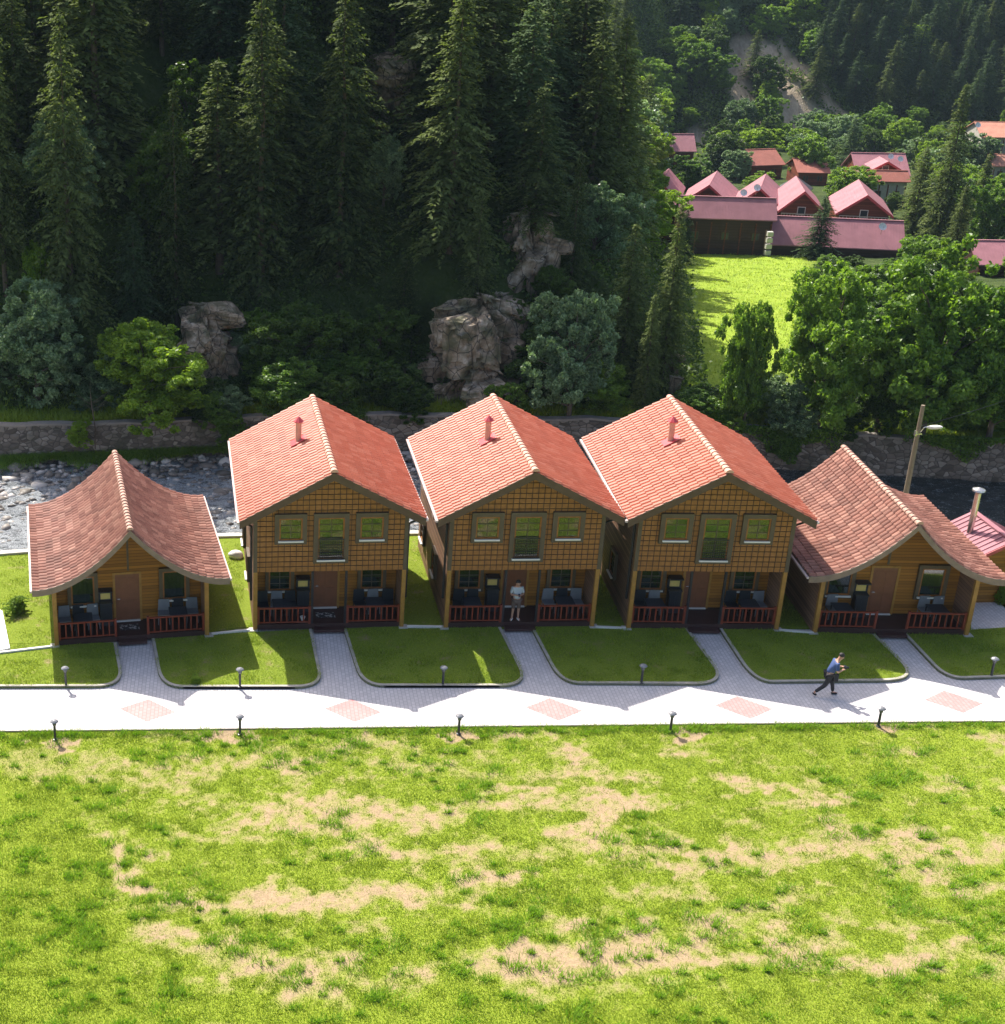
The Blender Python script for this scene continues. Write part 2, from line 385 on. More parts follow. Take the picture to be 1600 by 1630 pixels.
def terrainmat():
    m, nt, p, L = newmat('hillside_soil'); v = tex(nt)
    n = noise(nt, v, .5, 8, .65); g = ramp(nt, n, [(.3, (.022, .035, .012)), (.55, (.05, .075, .018)), (.75, (.10, .12, .04))])
    a = N(nt, 'Attribute'); a.attribute_name = 'meadow'; b = N(nt, 'Attribute'); b.attribute_name = 'scar'
    md = ramp(nt, noise(nt, v, .9, 8, .7), [(.3, (.18, .28, .02)), (.7, (.30, .38, .05))])
    sc2 = ramp(nt, noise(nt, mapping(nt, v, (1, .3, .3)), 1.2, 8, .7), [(.3, (.26, .20, .14)), (.7, (.52, .42, .31))])
    c = mix(nt, a.outputs['Fac'], g, md); c = mix(nt, b.outputs['Fac'], c, sc2)
    L(c, p.inputs['Base Color']); p.inputs['Roughness'].default_value = .95; p.inputs['Specular IOR Level'].default_value = .1
    L(bump(nt, noise(nt, v, 3, 8), .8, .3), p.inputs['Normal']); return m
M['terrain'] = terrainmat()

# ---------------------------------------------------------------- numpy foliage
def rot_frame(n):
    """random orthonormal pairs (a,b), biased so the faces look mostly up."""
    nr = rng.normal(size=(n, 3)); nr[:, 2] = np.abs(nr[:, 2]) + .35; nr /= np.linalg.norm(nr, axis=1)[:, None]
    t = rng.normal(size=(n, 3)); a = np.cross(nr, t); a /= np.linalg.norm(a, axis=1)[:, None]
    return a, np.cross(nr, a)
def leaves(C, size, asp=.6):
    n = len(C); a, b = rot_frame(n); s = size * rng.uniform(.6, 1.3, (n, 1))
    return np.stack([C - a * s, C + b * s * asp, C + a * s, C - b * s * asp], 1).reshape(-1, 3), np.arange(4 * n).reshape(-1, 4)
def spruce_mesh(H=16., Rr=3.0, seed=0, step=.2, bare=.06):
    r = np.random.default_rng(seed); Q = []
    z = H * bare; k = 0
    while z < H - .25:
        f = 1 - (z / H)
        rad = Rr * (f ** .72) * r.uniform(.68, 1.1) * (.75 + .25 * min(1, (z / H) / .12)) + .12
        nb = int(7 + 6 * f + r.integers(0, 2)); ph = r.uniform(0, 6.28)
        for i in range(nb):
            az = ph + 6.283 * i / nb + r.uniform(-.3, .3); L = rad * r.uniform(.55, 1.1) * (1 + .28 * math.sin(az * 2 + z * .8 + seed) * math.sin(z * .55 + az + seed))
            if r.random() < .06: continue
            d = np.array([math.cos(az), math.sin(az)]); lat = np.array([-d[1], d[0]])
            up = r.uniform(.0, .3) + .35 * (1 - f); dr = r.uniform(.35, .62)
            ss = np.arange(.12 if L < 1 else .3, L, step)
            s = ss / L
            for side in (-1, 1):
                n = len(ss); jz = r.normal(0, .07, n)
                bx = np.stack([d[0] * ss, d[1] * ss, z + up * ss - dr * s * ss + jz], 1)
                tl = (.24 + .22 * L * (1 - s) * .8) * r.uniform(.6, 1.3, n)
                dirv = np.stack([d[0] * .75 + lat[0] * side * .7, d[1] * .75 + lat[1] * side * .7, np.zeros(1)[0]], 0)[None, :].repeat(n, 0)
                dirv[:, 2] = r.uniform(-.55, -.1, n); dirv[:, :2] += r.normal(0, .12, (n, 2))
                tip = bx + dirv * tl[:, None]
                wv = np.cross(dirv, [0, 0, 1.]); wv /= np.linalg.norm(wv, axis=1)[:, None] + 1e-6
                wv[:, 2] += r.normal(0, .35, n)
                mid = bx + dirv * tl[:, None] * .5; mid[:, 2] += .03
                wd = .075 + .03 * r.random(n)
                Q.append(np.stack([bx, mid + wv * wd[:, None], tip, mid - wv * wd[:, None]], 1))
            tipb = np.array([d[0] * L, d[1] * L, z + up * L - dr * L]); bb = tipb - np.array([d[0], d[1], up - 2 * dr]) * .3
            lw = np.array([lat[0], lat[1], 0]) * .08
            Q.append(np.stack([bb, (bb + tipb) / 2 + lw, tipb, (bb + tipb) / 2 - lw])[None])
        z += (.26 + .16 * f) * r.uniform(.8, 1.25); k += 1
    for i in range(14):
        az = r.uniform(0, 6.28); zz = H - .05 * i; q = .03 * i + .05
        a = np.array([0, 0, zz + .1]); c = np.array([math.cos(az) * q, math.sin(az) * q, zz - .12]); m_ = (a + c) / 2; l = np.array([-math.sin(az), math.cos(az), 0]) * .05
        Q.append(np.stack([a, m_ + l, c, m_ - l])[None])
    V = np.concatenate(Q).reshape(-1, 3)
    return V, np.arange(len(V)).reshape(-1, 4)
def broad_mesh(H=8., Rr=3., seed=0, nleaf=46000, size=.11, low=.12, ncl=420):
    r = np.random.default_rng(seed); cs = []
    zc = H * (low + 1) / 2; hz = H * (1 - low) / 2
    lobes = [(r.normal(0, .42 * Rr), r.normal(0, .42 * Rr), zc + r.uniform(-.7, .5) * hz, r.uniform(.38, .62) * Rr) for _ in range(12)] + [(0, 0, zc + hz * .45, Rr * .55), (0, 0, zc - .1 * hz, Rr * .7)]
    while len(cs) < ncl:
        l = lobes[r.integers(len(lobes))]; u = r.normal(size=3); u /= np.linalg.norm(u); u *= r.uniform(.45, 1.0) ** .5
        p = np.array([l[0], l[1], l[2]]) + u * np.array([1, 1, .85]) * l[3]
        if p[2] < H * low * .7 or p[2] > H: continue
        cs.append(p)
    cs = np.array(cs); idx = r.integers(0, len(cs), nleaf); cr = r.uniform(.2, .44, len(cs)) * (Rr / 3) ** .5
    u = r.normal(size=(nleaf, 3)); u /= np.linalg.norm(u, axis=1)[:, None]; u *= (r.random((nleaf, 1)) ** .45)
    C = cs[idx] + u * cr[idx][:, None] * np.array([1.0, 1.0, .85])
    V, Fc = leaves(C, size); return V, Fc, cs
def trunk_mb(H, r0, cs=None, seed=0, nl=9, top=.95):
    r = random.Random(seed); b = MB()
    pts = [(r.uniform(-.05, .05) * H * .2 * t, r.uniform(-.05, .05) * H * .2 * t, H * top * t) for t in (0, .15, .35, .6, .8, 1)]
    b.tube(pts, [r0 * 1.25, r0, r0 * .8, r0 * .5, r0 * .3, r0 * .08], 8)
    if cs is not None:
        for c in [cs[r.randrange(len(cs))] for _ in range(nl * 3)]:
            z0 = max(H * .1, c[2] * .55); m_ = (c[0] * .45, c[1] * .45, z0 + (c[2] - z0) * .6)
            b.tube([(0, 0, z0), m_, tuple(c)], [r0 * .35, r0 * .22, r0 * .06], 5)
    return b
PROTO = {}
def tree_proto(kind, i, mat):
    key = (kind, i, mat)
    if key in PROTO: return PROTO[key]
    if kind == 'spruce':
        H = 16.; V, Fc = spruce_mesh(H, [4.2, 3.6, 4.7, 3.2, 3.9, 4.4][i % 6], 10 + i, bare=[.04, .1, .06, .03, .14, .05][i % 6]); cs = None; tb = trunk_mb(H, .22, None, i)
    else:
        H = 8.; V, Fc, cs = broad_mesh(H, [2.9, 3.3, 2.6, 3.1, 3.5][i % 5], 30 + i, low=[.03, .08, .0, .05, .02][i % 5]); tb = trunk_mb(H, .16, cs, i, top=.8)
    c = npmesh('crown', V, Fc, M[mat]); t = tb.build('trunk', M['bark'])
    me = (t.data, c.data, H); COL.objects.unlink(c); COL.objects.unlink(t); bpy.data.objects.remove(c); bpy.data.objects.remove(t)
    PROTO[key] = me; return me
def tree(name, kind, i, mat, loc, h, wscale=1., label=None, cat='tree', group=None):
    tm, cm, H = tree_proto(kind, i, mat)
    e = empty(name, loc, U(0, 6.28), label, cat, group); s = h / H; e.scale = (s * wscale, s * wscale, s)
    link(bpy.data.objects.new('trunk', tm), e); link(bpy.data.objects.new('crown', cm), e); return e

# ================================================================ SETTING
# ---- value noise for grass
_G = rng.random((256, 256))
def vnoise(x, y, s):
    x = np.asarray(x) * s + 50; y = np.asarray(y) * s + 50
    xi = np.floor(x).astype(int); yi = np.floor(y).astype(int); fx = x - xi; fy = y - yi
    fx = fx * fx * (3 - 2 * fx); fy = fy * fy * (3 - 2 * fy)
    g = lambda a, b: _G[a % 256, b % 256]
    return (g(xi, yi) * (1 - fx) + g(xi + 1, yi) * fx) * (1 - fy) + (g(xi, yi + 1) * (1 - fx) + g(xi + 1, yi + 1) * fx) * fy
def fbm(x, y, s): return (vnoise(x, y, s) + .5 * vnoise(x + 9, y + 3, s * 2.1) + .3 * vnoise(x, y + 7, s * 4.3) + .2 * vnoise(x + 5, y, s * 9)) / 2.0
PATCH = [(60, 1215, 90, 22, .5), (250, 1225, 160, 22, .55), (480, 1205, 120, 18, .5), (700, 1215, 150, 14, .4), (560, 1292, 190, 18, .8), (430, 1312, 80, 12, .8), (900, 1268, 130, 12, .8), (940, 1315, 30, 40, .8),
         (1210, 1258, 100, 12, .6), (1420, 1350, 210, 24, .8), (1150, 1362, 140, 18, .8), (1000, 1345, 110, 12, .5), (215, 1390, 22, 45, .9), (450, 1432, 150, 20, .9), (640, 1425, 80, 18, .9), (790, 1400, 60, 15, .8),
         (1080, 1415, 80, 20, .6), (275, 1480, 60, 14, .8), (495, 1555, 45, 45, .9), (640, 1545, 40, 25, .6), (900, 1535, 170, 34, 1.), (1040, 1515, 60, 42, 1.), (1430, 1528, 90, 20, .95), (1270, 1500, 70, 14, .8), (1520, 1250, 80, 12, .6), (1550, 1500, 50, 15, .6), (330, 1640, 60, 10, .4), (1190, 1440, 60, 12, .5), (840, 1590, 40, 10, .6)] + [(a, c, 26, 9, 1.6) for a, c in ((88, 1178), (382, 1171), (730, 1169), (1067, 1166), (1398, 1158))]
def bare(x, y):
    Zc = y * math.cos(PITCH) + CAMH * math.sin(PITCH); v = y * math.sin(PITCH) - CAMH * math.cos(PITCH)
    px = PX + F * x / Zc; py = PY - F * v / Zc
    wx = (vnoise(x, y, .9) - .5) * 90 + (vnoise(x + 3, y, 3) - .5) * 40; wy = (vnoise(x + 40, y, .9) - .5) * 40 + (vnoise(x, y + 8, 3) - .5) * 24
    b = np.zeros_like(px); calm = np.clip((px + (py - 1160) * -.35 + 60 + wx) / 240, 0, 1) * np.clip((1610 + wy - py) / 50, 0, 1)
    for a, c, rx, ry, k in PATCH:
        d = ((px + wx - a) / (rx * 1.15)) ** 2 + ((py + wy - c) / (ry * 1.25)) ** 2
        b = np.maximum(b, k * .92 * np.clip(1.35 - d, 0, 1))
    streak = np.clip((fbm(x * .7, y * 1.6, .75) - .50) * 3.4, 0, 1) * .85 * np.clip((px - 100) / 300, .15, 1) * np.clip((1600 - py) / 60, .1, 1)
    return np.clip(np.maximum(b, streak) + ((fbm(x, y, 2.9) - .5) * 1.2 + (vnoise(x, y, 8) - .5) * .5) * (.25 + .75 * calm), 0, 1)

# ---- near ground: one sheet to beyond the frame, plus the detailed field in front
edgeL = gp(0, 1164); edgeR = gp(1600, 1148)
def fieldY(x): return edgeL[1] + (x - edgeL[0]) * (edgeR[1] - edgeL[1]) / (edgeR[0] - edgeL[0])
xs = np.unique(np.concatenate([np.linspace(-300, -14, 30), np.arange(-14, 34, .14), np.linspace(34, 400, 30)]))
ts = np.unique(np.concatenate([np.linspace(-160, -20, 10), np.arange(-20, .001, .14), [0.]]))
XX, TT = np.meshgrid(xs, ts); YY = fieldY(XX) + TT
ZZ = .05 * (fbm(XX, YY, .5) - .5) * np.clip(-TT / 1.5, 0, 1) - .06 * np.clip(-TT / .4, 0, 1)
nx, ny = len(xs), len(ts); I = np.arange(nx * ny).reshape(ny, nx)
Fq = np.stack([I[:-1, :-1], I[:-1, 1:], I[1:, 1:], I[1:, :-1]], -1).reshape(-1, 4)
npmesh('field_ground', np.stack([XX, YY, ZZ], -1).reshape(-1, 3), Fq, M['field'], smooth=True, attr={'bare': (bare(XX, YY) * .92).ravel()})['kind'] = 'structure'

def sheet(name, pts, z, mat, thick=.15):
    b = MB(); b.prism([tuple(p) for p in pts], z - thick, z, 'z'); o = b.build(name, mat)
    bm = bmesh.new(); bm.from_mesh(o.data); bmesh.ops.triangulate(bm, faces=bm.faces); bm.to_mesh(o.data); bm.free()
    o['kind'] = 'structure'; return o
FRONT = 51.05
sheet('path', [(-300, fieldY(-300)), (400, fieldY(400)), (400, FRONT + 1.5), (-300, FRONT + 1.5)], .03, M['paver'])
b = MB(); b.add([(-60, fieldY(-60) - .05, -.06), (90, fieldY(90) - .05, -.06), (90, fieldY(90) - .005, -.06), (-60, fieldY(-60) - .005, -.06)] + [(-60, fieldY(-60) - .05, .036), (90, fieldY(90) - .05, .036), (90, fieldY(90) - .005, .036), (-60, fieldY(-60) - .005, .036)],
                [(0, 3, 2, 1), (4, 5, 6, 7), (0, 1, 5, 4), (1, 2, 6, 5), (2, 3, 7, 6), (3, 0, 4, 7)])
b.build('path_edging', M['edge'])['kind'] = 'structure'
for a, c in ((235, 1132), (562, 1132), (882, 1130), (1184, 1127), (1518, 1118)):
    x, y = gp(a, c); hw = 1.0; hh = .78
    sk = (a - 377) / 2309.
    sheet('paving_diamond', [(x - hw, y + .12), (x, y - hh), (x + hw, y - .12), (x, y + hh)], .034, M['paver_pink'], .02)
# lawns with kerbs
spurs = [((185, 1027), (193, 1068), (150, 1097), (241, 1017), (251, 1070), (292, 1098)),
         ((496, 1006), (510, 1072), (470, 1098), (547, 1006), (566, 1066), (612, 1096)),
         ((797, 1003), (829, 1066), (795, 1096), (845, 1003), (876, 1062), (925, 1092)),
         ((1094, 1004), (1138, 1064), (1105, 1093), (1144, 1004), (1178, 1056), (1230, 1090)),
         ((1392, 1014), (1438, 1060), (1400, 1088), (1439, 1014), (1484, 1062), (1535, 1084))]
LZ = .12
def bez(p0, p1, p2, n=10):
    return [tuple((1 - t) ** 2 * a + 2 * t * (1 - t) * c + t * t * d for a, c, d in zip(p0, p1, p2)) for t in [i / n for i in range(n + 1)]]
def corner(top, c1, fr):      # top point, start of curve, end on front line -> world polyline
    t, a, e = gp(*top), gp(*c1), gp(*fr)
    dx = (a[0] - t[0]) / (a[1] - t[1]); ctl = (a[0] + dx * (e[1] - a[1]), e[1])
    return [t] + bez(a, ctl, e)
lawns = []
for i in range(len(spurs) + 1):
    left = corner(*spurs[i - 1][3:]) if i > 0 else [gp(-900, 1040), gp(-900, 1100)]
    right = corner(*spurs[i][:3])[::-1] if i < len(spurs) else [gp(1760, 1076), gp(1640, 1000)]
    lawns.append(left + right)
def kerb(name, line, wd=.11, z1=.15):
    b = MB(); P = [Vector((p[0], p[1])) for p in line]; off = []
    for k, p in enumerate(P):
        d = (P[min(k + 1, len(P) - 1)] - P[max(k - 1, 0)]).normalized(); off.append(Vector((-d.y, d.x)))
    vs = []
    for p, o in zip(P, off):
        for s, z in ((0, 0), (0, z1), (wd, z1), (wd, 0)): vs.append((p.x + o.x * s, p.y + o.y * s, z))
    fs = [(4 * k + j, 4 * k + (j + 1) % 4, 4 * k + 4 + (j + 1) % 4, 4 * k + 4 + j) for k in range(len(P) - 1) for j in range(4)]
    b.add(vs, fs + [(0, 1, 2, 3), tuple(4 * (len(P) - 1) + j for j in (3, 2, 1, 0))]); o = b.build(name, M['kerb']); o['kind'] = 'structure'
for l in lawns:
    sheet('lawn', l, LZ, M['lawn'], .11)
    kerb('kerb', l)
# back lawn up to the river bank
bx = np.linspace(-60, 90, 80)
back = [(-60, 48.9), (-7.2, 49.78), (-1.1, 50.66), (0, 51.1), (24, 51.1), (29, 50.8)] + [gp(1545, 985), gp(1556, 935), gp(1500, 880)] + [(float(x), float(bankY(x))) for x in bx[::-1] if x < gp(1500, 880)[0]]
back_poly = back
sheet('back_lawn', back, LZ + .004, M['lawn'], .5)
back2 = [gp(1640, 1000), gp(1760, 1076), (120, 50), (120, 62)] + [(float(x), float(bankY(x))) for x in bx[::-1] if x > 31.5] + [gp(1500, 870), gp(1572, 930)]
sheet('back_lawn', back2, LZ + .008, M['lawn'], .5)
sheet('side_path', [gp(1480, 850), gp(1660, 1030), gp(1640, 1085), gp(1535, 990), gp(1440, 850)], .05, M['paver'], .2)
# river bank wall (near side) and water
def ribbon_wall(name, X, Y, z0, z1, th, mat, side=1, ztop=None):
    b = MB(); vs = []; n = len(X)
    for k, (x, y) in enumerate(zip(X, Y)):
        zt = z1 if ztop is None else ztop[k]
        for s, z in ((0, z0), (0, zt), (th * side, zt), (th * side, z0)): vs.append((x, y + s, z))
    b.add(vs, [(4 * k + j, 4 * k + (j + 1) % 4, 4 * k + 4 + (j + 1) % 4, 4 * k + 4 + j) for k in range(n - 1) for j in range(4)]); return b.build(name, mat)
o = ribbon_wall('river_bank_wall', bx, bankY(bx) + .002, -3, .22, .35, M['concrete']); tag(o, 'low pale concrete edging wall behind the cottages along the near river bank', 'wall')
wx = np.linspace(-70, 110, 150)
o = ribbon_wall('river_wall', wx, wallY(wx) - .5, -3.2, .28, .5, M['masonry'], 1, .2 + .06 * np.sin(wx * 1.7) + .1 * np.sin(wx * .31))
cap = ribbon_wall('coping', wx, wallY(wx) - .55, .3, .36, .52, M['edge'], 1, .36 + .03 * np.sin(wx * .9)); cap.parent = o
# coping follows the wall top: rebuild its lower edge just inside the wall
for k in range(len(wx)):
    zt = float(.2 + .06 * np.sin(wx[k] * 1.7) + .1 * np.sin(wx[k] * .31))
    for j in (0, 3): cap.data.vertices[4 * k + j].co.z = zt - .03
    for j in (1, 2): cap.data.vertices[4 * k + j].co.z = zt + .08
tag(o, 'long rubble stone retaining wall on the far side of the river', 'wall')
gx = np.linspace(-90, 140, 260); gt = np.linspace(0, 1, 40)
GX, GT = np.meshgrid(gx, gt); GY = bankY(GX) + .2 + (wallY(GX) - .35 - bankY(GX)) * GT
I = np.arange(GX.size).reshape(GX.shape); Fq = np.stack([I[:-1, :-1], I[:-1, 1:], I[1:, 1:], I[1:, :-1]], -1).reshape(-1, 4)
npmesh('river_bed', np.stack([GX, GY, -2.75 + .9 * np.clip((GT - .8) * 5, 0, 1) * (GX < 6) + .15 * sn(GX, GY, .9)], -1).reshape(-1, 3), Fq, M['rockpale'], smooth=True)['kind'] = 'structure'
npmesh('river_water', np.stack([GX, GY, -2.05 + .07 * sn(GX, GY * 1.6, 1.5) + .04 * sn(GX, GY, 3.7)], -1).reshape(-1, 3), Fq, M['water'], smooth=True)['kind'] = 'structure'
# ---- far terrain
tx = np.unique(np.concatenate([np.linspace(-160, -30, 30), np.arange(-30, 60, .9), np.arange(60, 170, 2.), np.linspace(170, 400, 20)]))
tt = np.unique(np.concatenate([np.arange(-.03, 60, .8), np.arange(60, 300, 2.5), np.linspace(300, 420, 12)]))
TX, TT = np.meshgrid(tx, tt); TY = wallY(TX) + TT; TZ = far(TX, TY)
tpx, tpy = proj(TX, TY, TZ)
def inpoly(px, py, poly):
    c = np.zeros(np.shape(px), bool); n = len(poly)
    for i in range(n):
        (x1, y1), (x2, y2) = poly[i], poly[(i + 1) % n]
        if y1 == y2: continue
        c ^= ((y1 > py) != (y2 > py)) & (px < (x2 - x1) * (py - y1) / (y2 - y1) + x1)
    return c
def soft(TXv, TYv, poly, w=10):
    acc = 0
    for dx, dy in ((0, 0), (w, 0), (-w, 0), (0, w), (0, -w)): acc = acc + inpoly(TXv + dx + 8 * np.sin(TXv * .07 + TYv * .11), TYv + dy + 5 * np.sin(TXv * .09), poly)
    return acc / 5.
# meadow and scar are areas of ground: their outlines are given as world points
MEADOW = [at(a, b)[:2] for a, b in ((1075, 640), (1090, 398), (1300, 398), (1300, 560), (1230, 640), (1160, 670))]
SCARS = [[(1140, 95), (1185, 45), (1235, 75), (1250, 130), (1350, 200), (1300, 215), (1235, 205), (1215, 130), (1195, 110), (1210, 200), (1165, 185)], [(1215, 20), (1240, 60), (1365, 195), (1350, 200), (1245, 110)], [(1100, 200), (1150, 225), (1130, 235), (1090, 215)]]
SCARW = [[at(a, b)[:2] for a, b in s] for s in SCARS]
meadow = soft(TX, TY, MEADOW, 1.5) if False else sum(inpoly(TX + a, TY + b_, MEADOW) for a, b_ in ((0, 0), (1.5, 0), (-1.5, 0), (0, 3), (0, -3))) / 5.
scar = np.clip(sum(inpoly(TX + a, TY + b_, s) for s in SCARW for a, b_ in ((0, 0), (.8, 0), (-.8, 0))) / 3., 0, 1)
bankg = np.clip(1 - np.abs(TT - 1.2) / 2, 0, 1) * .6
I = np.arange(TX.size).reshape(TX.shape); Fq = np.stack([I[:-1, :-1], I[:-1, 1:], I[1:, 1:], I[1:, :-1]], -1).reshape(-1, 4)
npmesh('hillside', np.stack([TX, TY, TZ], -1).reshape(-1, 3), Fq, M['terrain'], smooth=True, attr={'meadow': np.maximum(meadow, bankg).ravel(), 'scar': scar.ravel()})['kind'] = 'structure'

# ---- grass
def blades(name, P, h, wd, mat, z=0.0):
    n = len(P); az = rng.uniform(0, 6.283, n); lean = rng.uniform(.3, 1.3, n) * h
    d = np.stack([np.cos(az), np.sin(az)], 1); l = np.stack([-d[:, 1], d[:, 0]], 1)
    base = P[:, :2]; zb = (P[:, 2] if P.shape[1] > 2 else np.full(n, z)) - .01
    w_ = (wd * rng.uniform(.6, 1.3, n))[:, None]
    a = np.c_[base + l * w_, zb]; c = np.c_[base - l * w_, zb]; t = np.c_[base + d * lean[:, None], zb + h]
    V = np.stack([a, c, t], 1).reshape(-1, 3)
    o = npmesh(name, V, np.arange(3 * n).reshape(-1, 3), mat); o['kind'] = 'stuff'; return o
n = 1000000
y = rng.uniform(27, 44.5, n); x = (rng.uniform(-60, 1660, n) - PX) * (y * math.cos(PITCH) + CAMH * math.sin(PITCH)) / F
y = np.where(rng.random(n) < .5, y, fieldY(x) - (fieldY(x) - 27) * rng.random(n)); k = y < fieldY(x) - .03; x, y = x[k], y[k]
bb = bare(x, y); tuft = fbm(x, y, 2.3)
k = rng.random(len(x)) > np.clip(bb * 1.15 - .08, 0, .88); x, y, bb, tuft = x[k], y[k], bb[k], tuft[k]
h = (.045 + .032 * np.clip((tuft - .45) * 3, 0, 1)) * rng.uniform(.6, 1.3, len(x)) * (1 - .4 * bb) * (1 + .7 * np.clip(1 - (fieldY(x) - y) / .7, 0, 1) * (vnoise(x, y, 1.1) > .45))
zf = .05 * (fbm(x, y, .5) - .5) * np.clip((fieldY(x) - y) / 1.5, 0, 1) - .06 * np.clip((fieldY(x) - y) / .4, 0, 1)
o = blades('field_grass', np.c_[x, y, zf], h, .011, M['grass']); tag(o, 'patchy bright green grass over dry soil in the foreground field', 'grass')
nc = 1100; cy = rng.uniform(27, 44.4, nc); cx = (rng.uniform(-60, 1660, nc) - PX) * (cy * math.cos(PITCH) + CAMH * math.sin(PITCH)) / F
cx = np.concatenate([cx, rng.uniform(-10, 32, 160)]); cy = np.concatenate([cy, fieldY(cx[nc:]) - np.abs(rng.normal(0, .12, 160)) - .08]); k = (cy < fieldY(cx) - .05) & ((vnoise(cx, cy, .4) > .42) | (np.arange(len(cx)) >= nc)); cx, cy = cx[k], cy[k]
rr_ = rng.uniform(.05, .2, len(cx)); m_ = 70; bx_ = np.repeat(cx, m_) + rng.normal(0, 1, len(cx) * m_) * np.repeat(rr_, m_) * 1.2; by_ = np.repeat(cy, m_) + rng.normal(0, 1, len(cx) * m_) * np.repeat(rr_, m_) * .7
k = by_ < fieldY(bx_) - .02
o = blades('grass_tufts', np.c_[bx_, by_, np.full(len(bx_), -.05)][k], ((.07 + .6 * np.repeat(rr_, m_)) * rng.uniform(.5, 1.2, len(bx_)))[k] + .04, .012, M['tuft']); tag(o, 'taller dark green tufts scattered over the field and along the path edge', 'grass')
pts = []
for l in lawns + [back_poly, back2]:
    A = np.array(l); x0, y0 = np.maximum(A.min(0), (-13, 40)); x1, y1 = np.minimum(A.max(0), (38, 62.5)); n = int((x1 - x0) * (y1 - y0) * (900 if len(l) < 40 and y1 < 52 else 450))
    q = np.c_[rng.uniform(x0, x1, n), rng.uniform(y0, y1, n)]; q = q[inpoly(q[:, 0], q[:, 1], l)]; pts.append(q)
q = np.concatenate(pts)
q = q[~((q[:, 0] > .3) & (q[:, 0] < 6.2) & (q[:, 1] > 52) & (q[:, 1] < 58.5))]
k = rng.random(len(q)) < .5 + .8 * (fbm(q[:, 0], q[:, 1], 1.3)); q = q[k]; tf = fbm(q[:, 0], q[:, 1], 1.7)
o = blades('lawn_grass', np.c_[q, np.full(len(q), LZ)], (.04 + .07 * np.clip((tf - .45) * 4, 0, 1)) * rng.uniform(.6, 1.3, len(q)), .011, M['grass_dark']); tag(o, 'short mown grass on the kerbed lawns around the cottages', 'grass')
# tall weeds along the far bank and meadow grass
n = 60000; x = rng.uniform(-25, 60, n); y = wallY(x) + np.abs(rng.normal(0, 1.6, n)) + .05
o = blades('bank_weeds', np.c_[x, y, far(x, y)], rng.uniform(.1, .55, n) * (.3 + 1.2 * vnoise(x, y, .5)), .035, M['grass_dark']); tag(o, 'tall weeds and long grass along the top of the river wall', 'grass')
n = 60000; A = np.array(MEADOW); x = rng.uniform(A[:, 0].min(), A[:, 0].max(), n); y = rng.uniform(A[:, 1].min(), A[:, 1].max(), n); k = inpoly(x, y, MEADOW); x, y = x[k], y[k]
o = blades('meadow_grass', np.c_[x, y, far(x, y)], rng.uniform(.06, .2, len(x)), .035, M['grass_dark']); tag(o, 'bright sunlit meadow grass beyond the river below the village', 'grass')
# cobbles in the river
def stones(name, C, S, mat):
    bm = bmesh.new(); bmesh.ops.create_icosphere(bm, subdivisions=1, radius=1); V0 = np.array([v.co for v in bm.verts]); F0 = np.array([[v.index for v in f.verts] for f in bm.faces]); bm.free()
    n = len(C); V = V0[None] * rng.uniform(.7, 1.3, (n, len(V0), 1)) * (S[:, None, None] * np.stack([rng.uniform(.8, 1.4, n), rng.uniform(.7, 1.1, n), rng.uniform(.45, .8, n)], 1)[:, None, :]) + C[:, None, :]
    return npmesh(name, V.reshape(-1, 3), (F0[None] + (np.arange(n) * len(V0))[:, None, None]).reshape(-1, 3), mat, smooth=True)
def stonemat():
    m, nt, p, L = newmat('river_stone'); g = N(nt, 'NewGeometry')
    L(ramp(nt, g.outputs['Random Per Island'], [(0, (.09, .075, .06)), (.6, (.24, .21, .18)), (1, (.55, .50, .45))]), p.inputs['Base Color']); p.inputs['Roughness'].default_value = .6; return m
M['stone'] = stonemat()
n = 2900; x = rng.uniform(-24, 12, n); f = rng.random(n) ** .45; f = np.where(rng.random(n) < .3, rng.random(n), f); y = bankY(x) + .6 + (wallY(x) - 1.1 - bankY(x)) * f
S = rng.uniform(.07, .2, n) * np.where(rng.random(n) < .12, 2, 1) * (.8 + .5 * f)
zz = -2.12 + .25 * np.clip((f - .75) * 4, 0, 1)
o = stones('river_stones', np.c_[x, y, zz], S, M['stone']); tag(o, 'rounded cobbles and boulders breaking the shallow rapids', 'stones', kind='stuff')
n = 300; x = rng.uniform(12, 60, n); f = rng.random(n) ** 1.5 * .6; y = bankY(x) + .6 + (wallY(x) - 1.1 - bankY(x)) * f
o = stones('river_stones', np.c_[x, y, np.full(n, -2.15)], rng.uniform(.1, .3, n), M['stone']); tag(o, 'scattered wet stones in the dark water behind the right cottage', 'stones', kind='stuff')

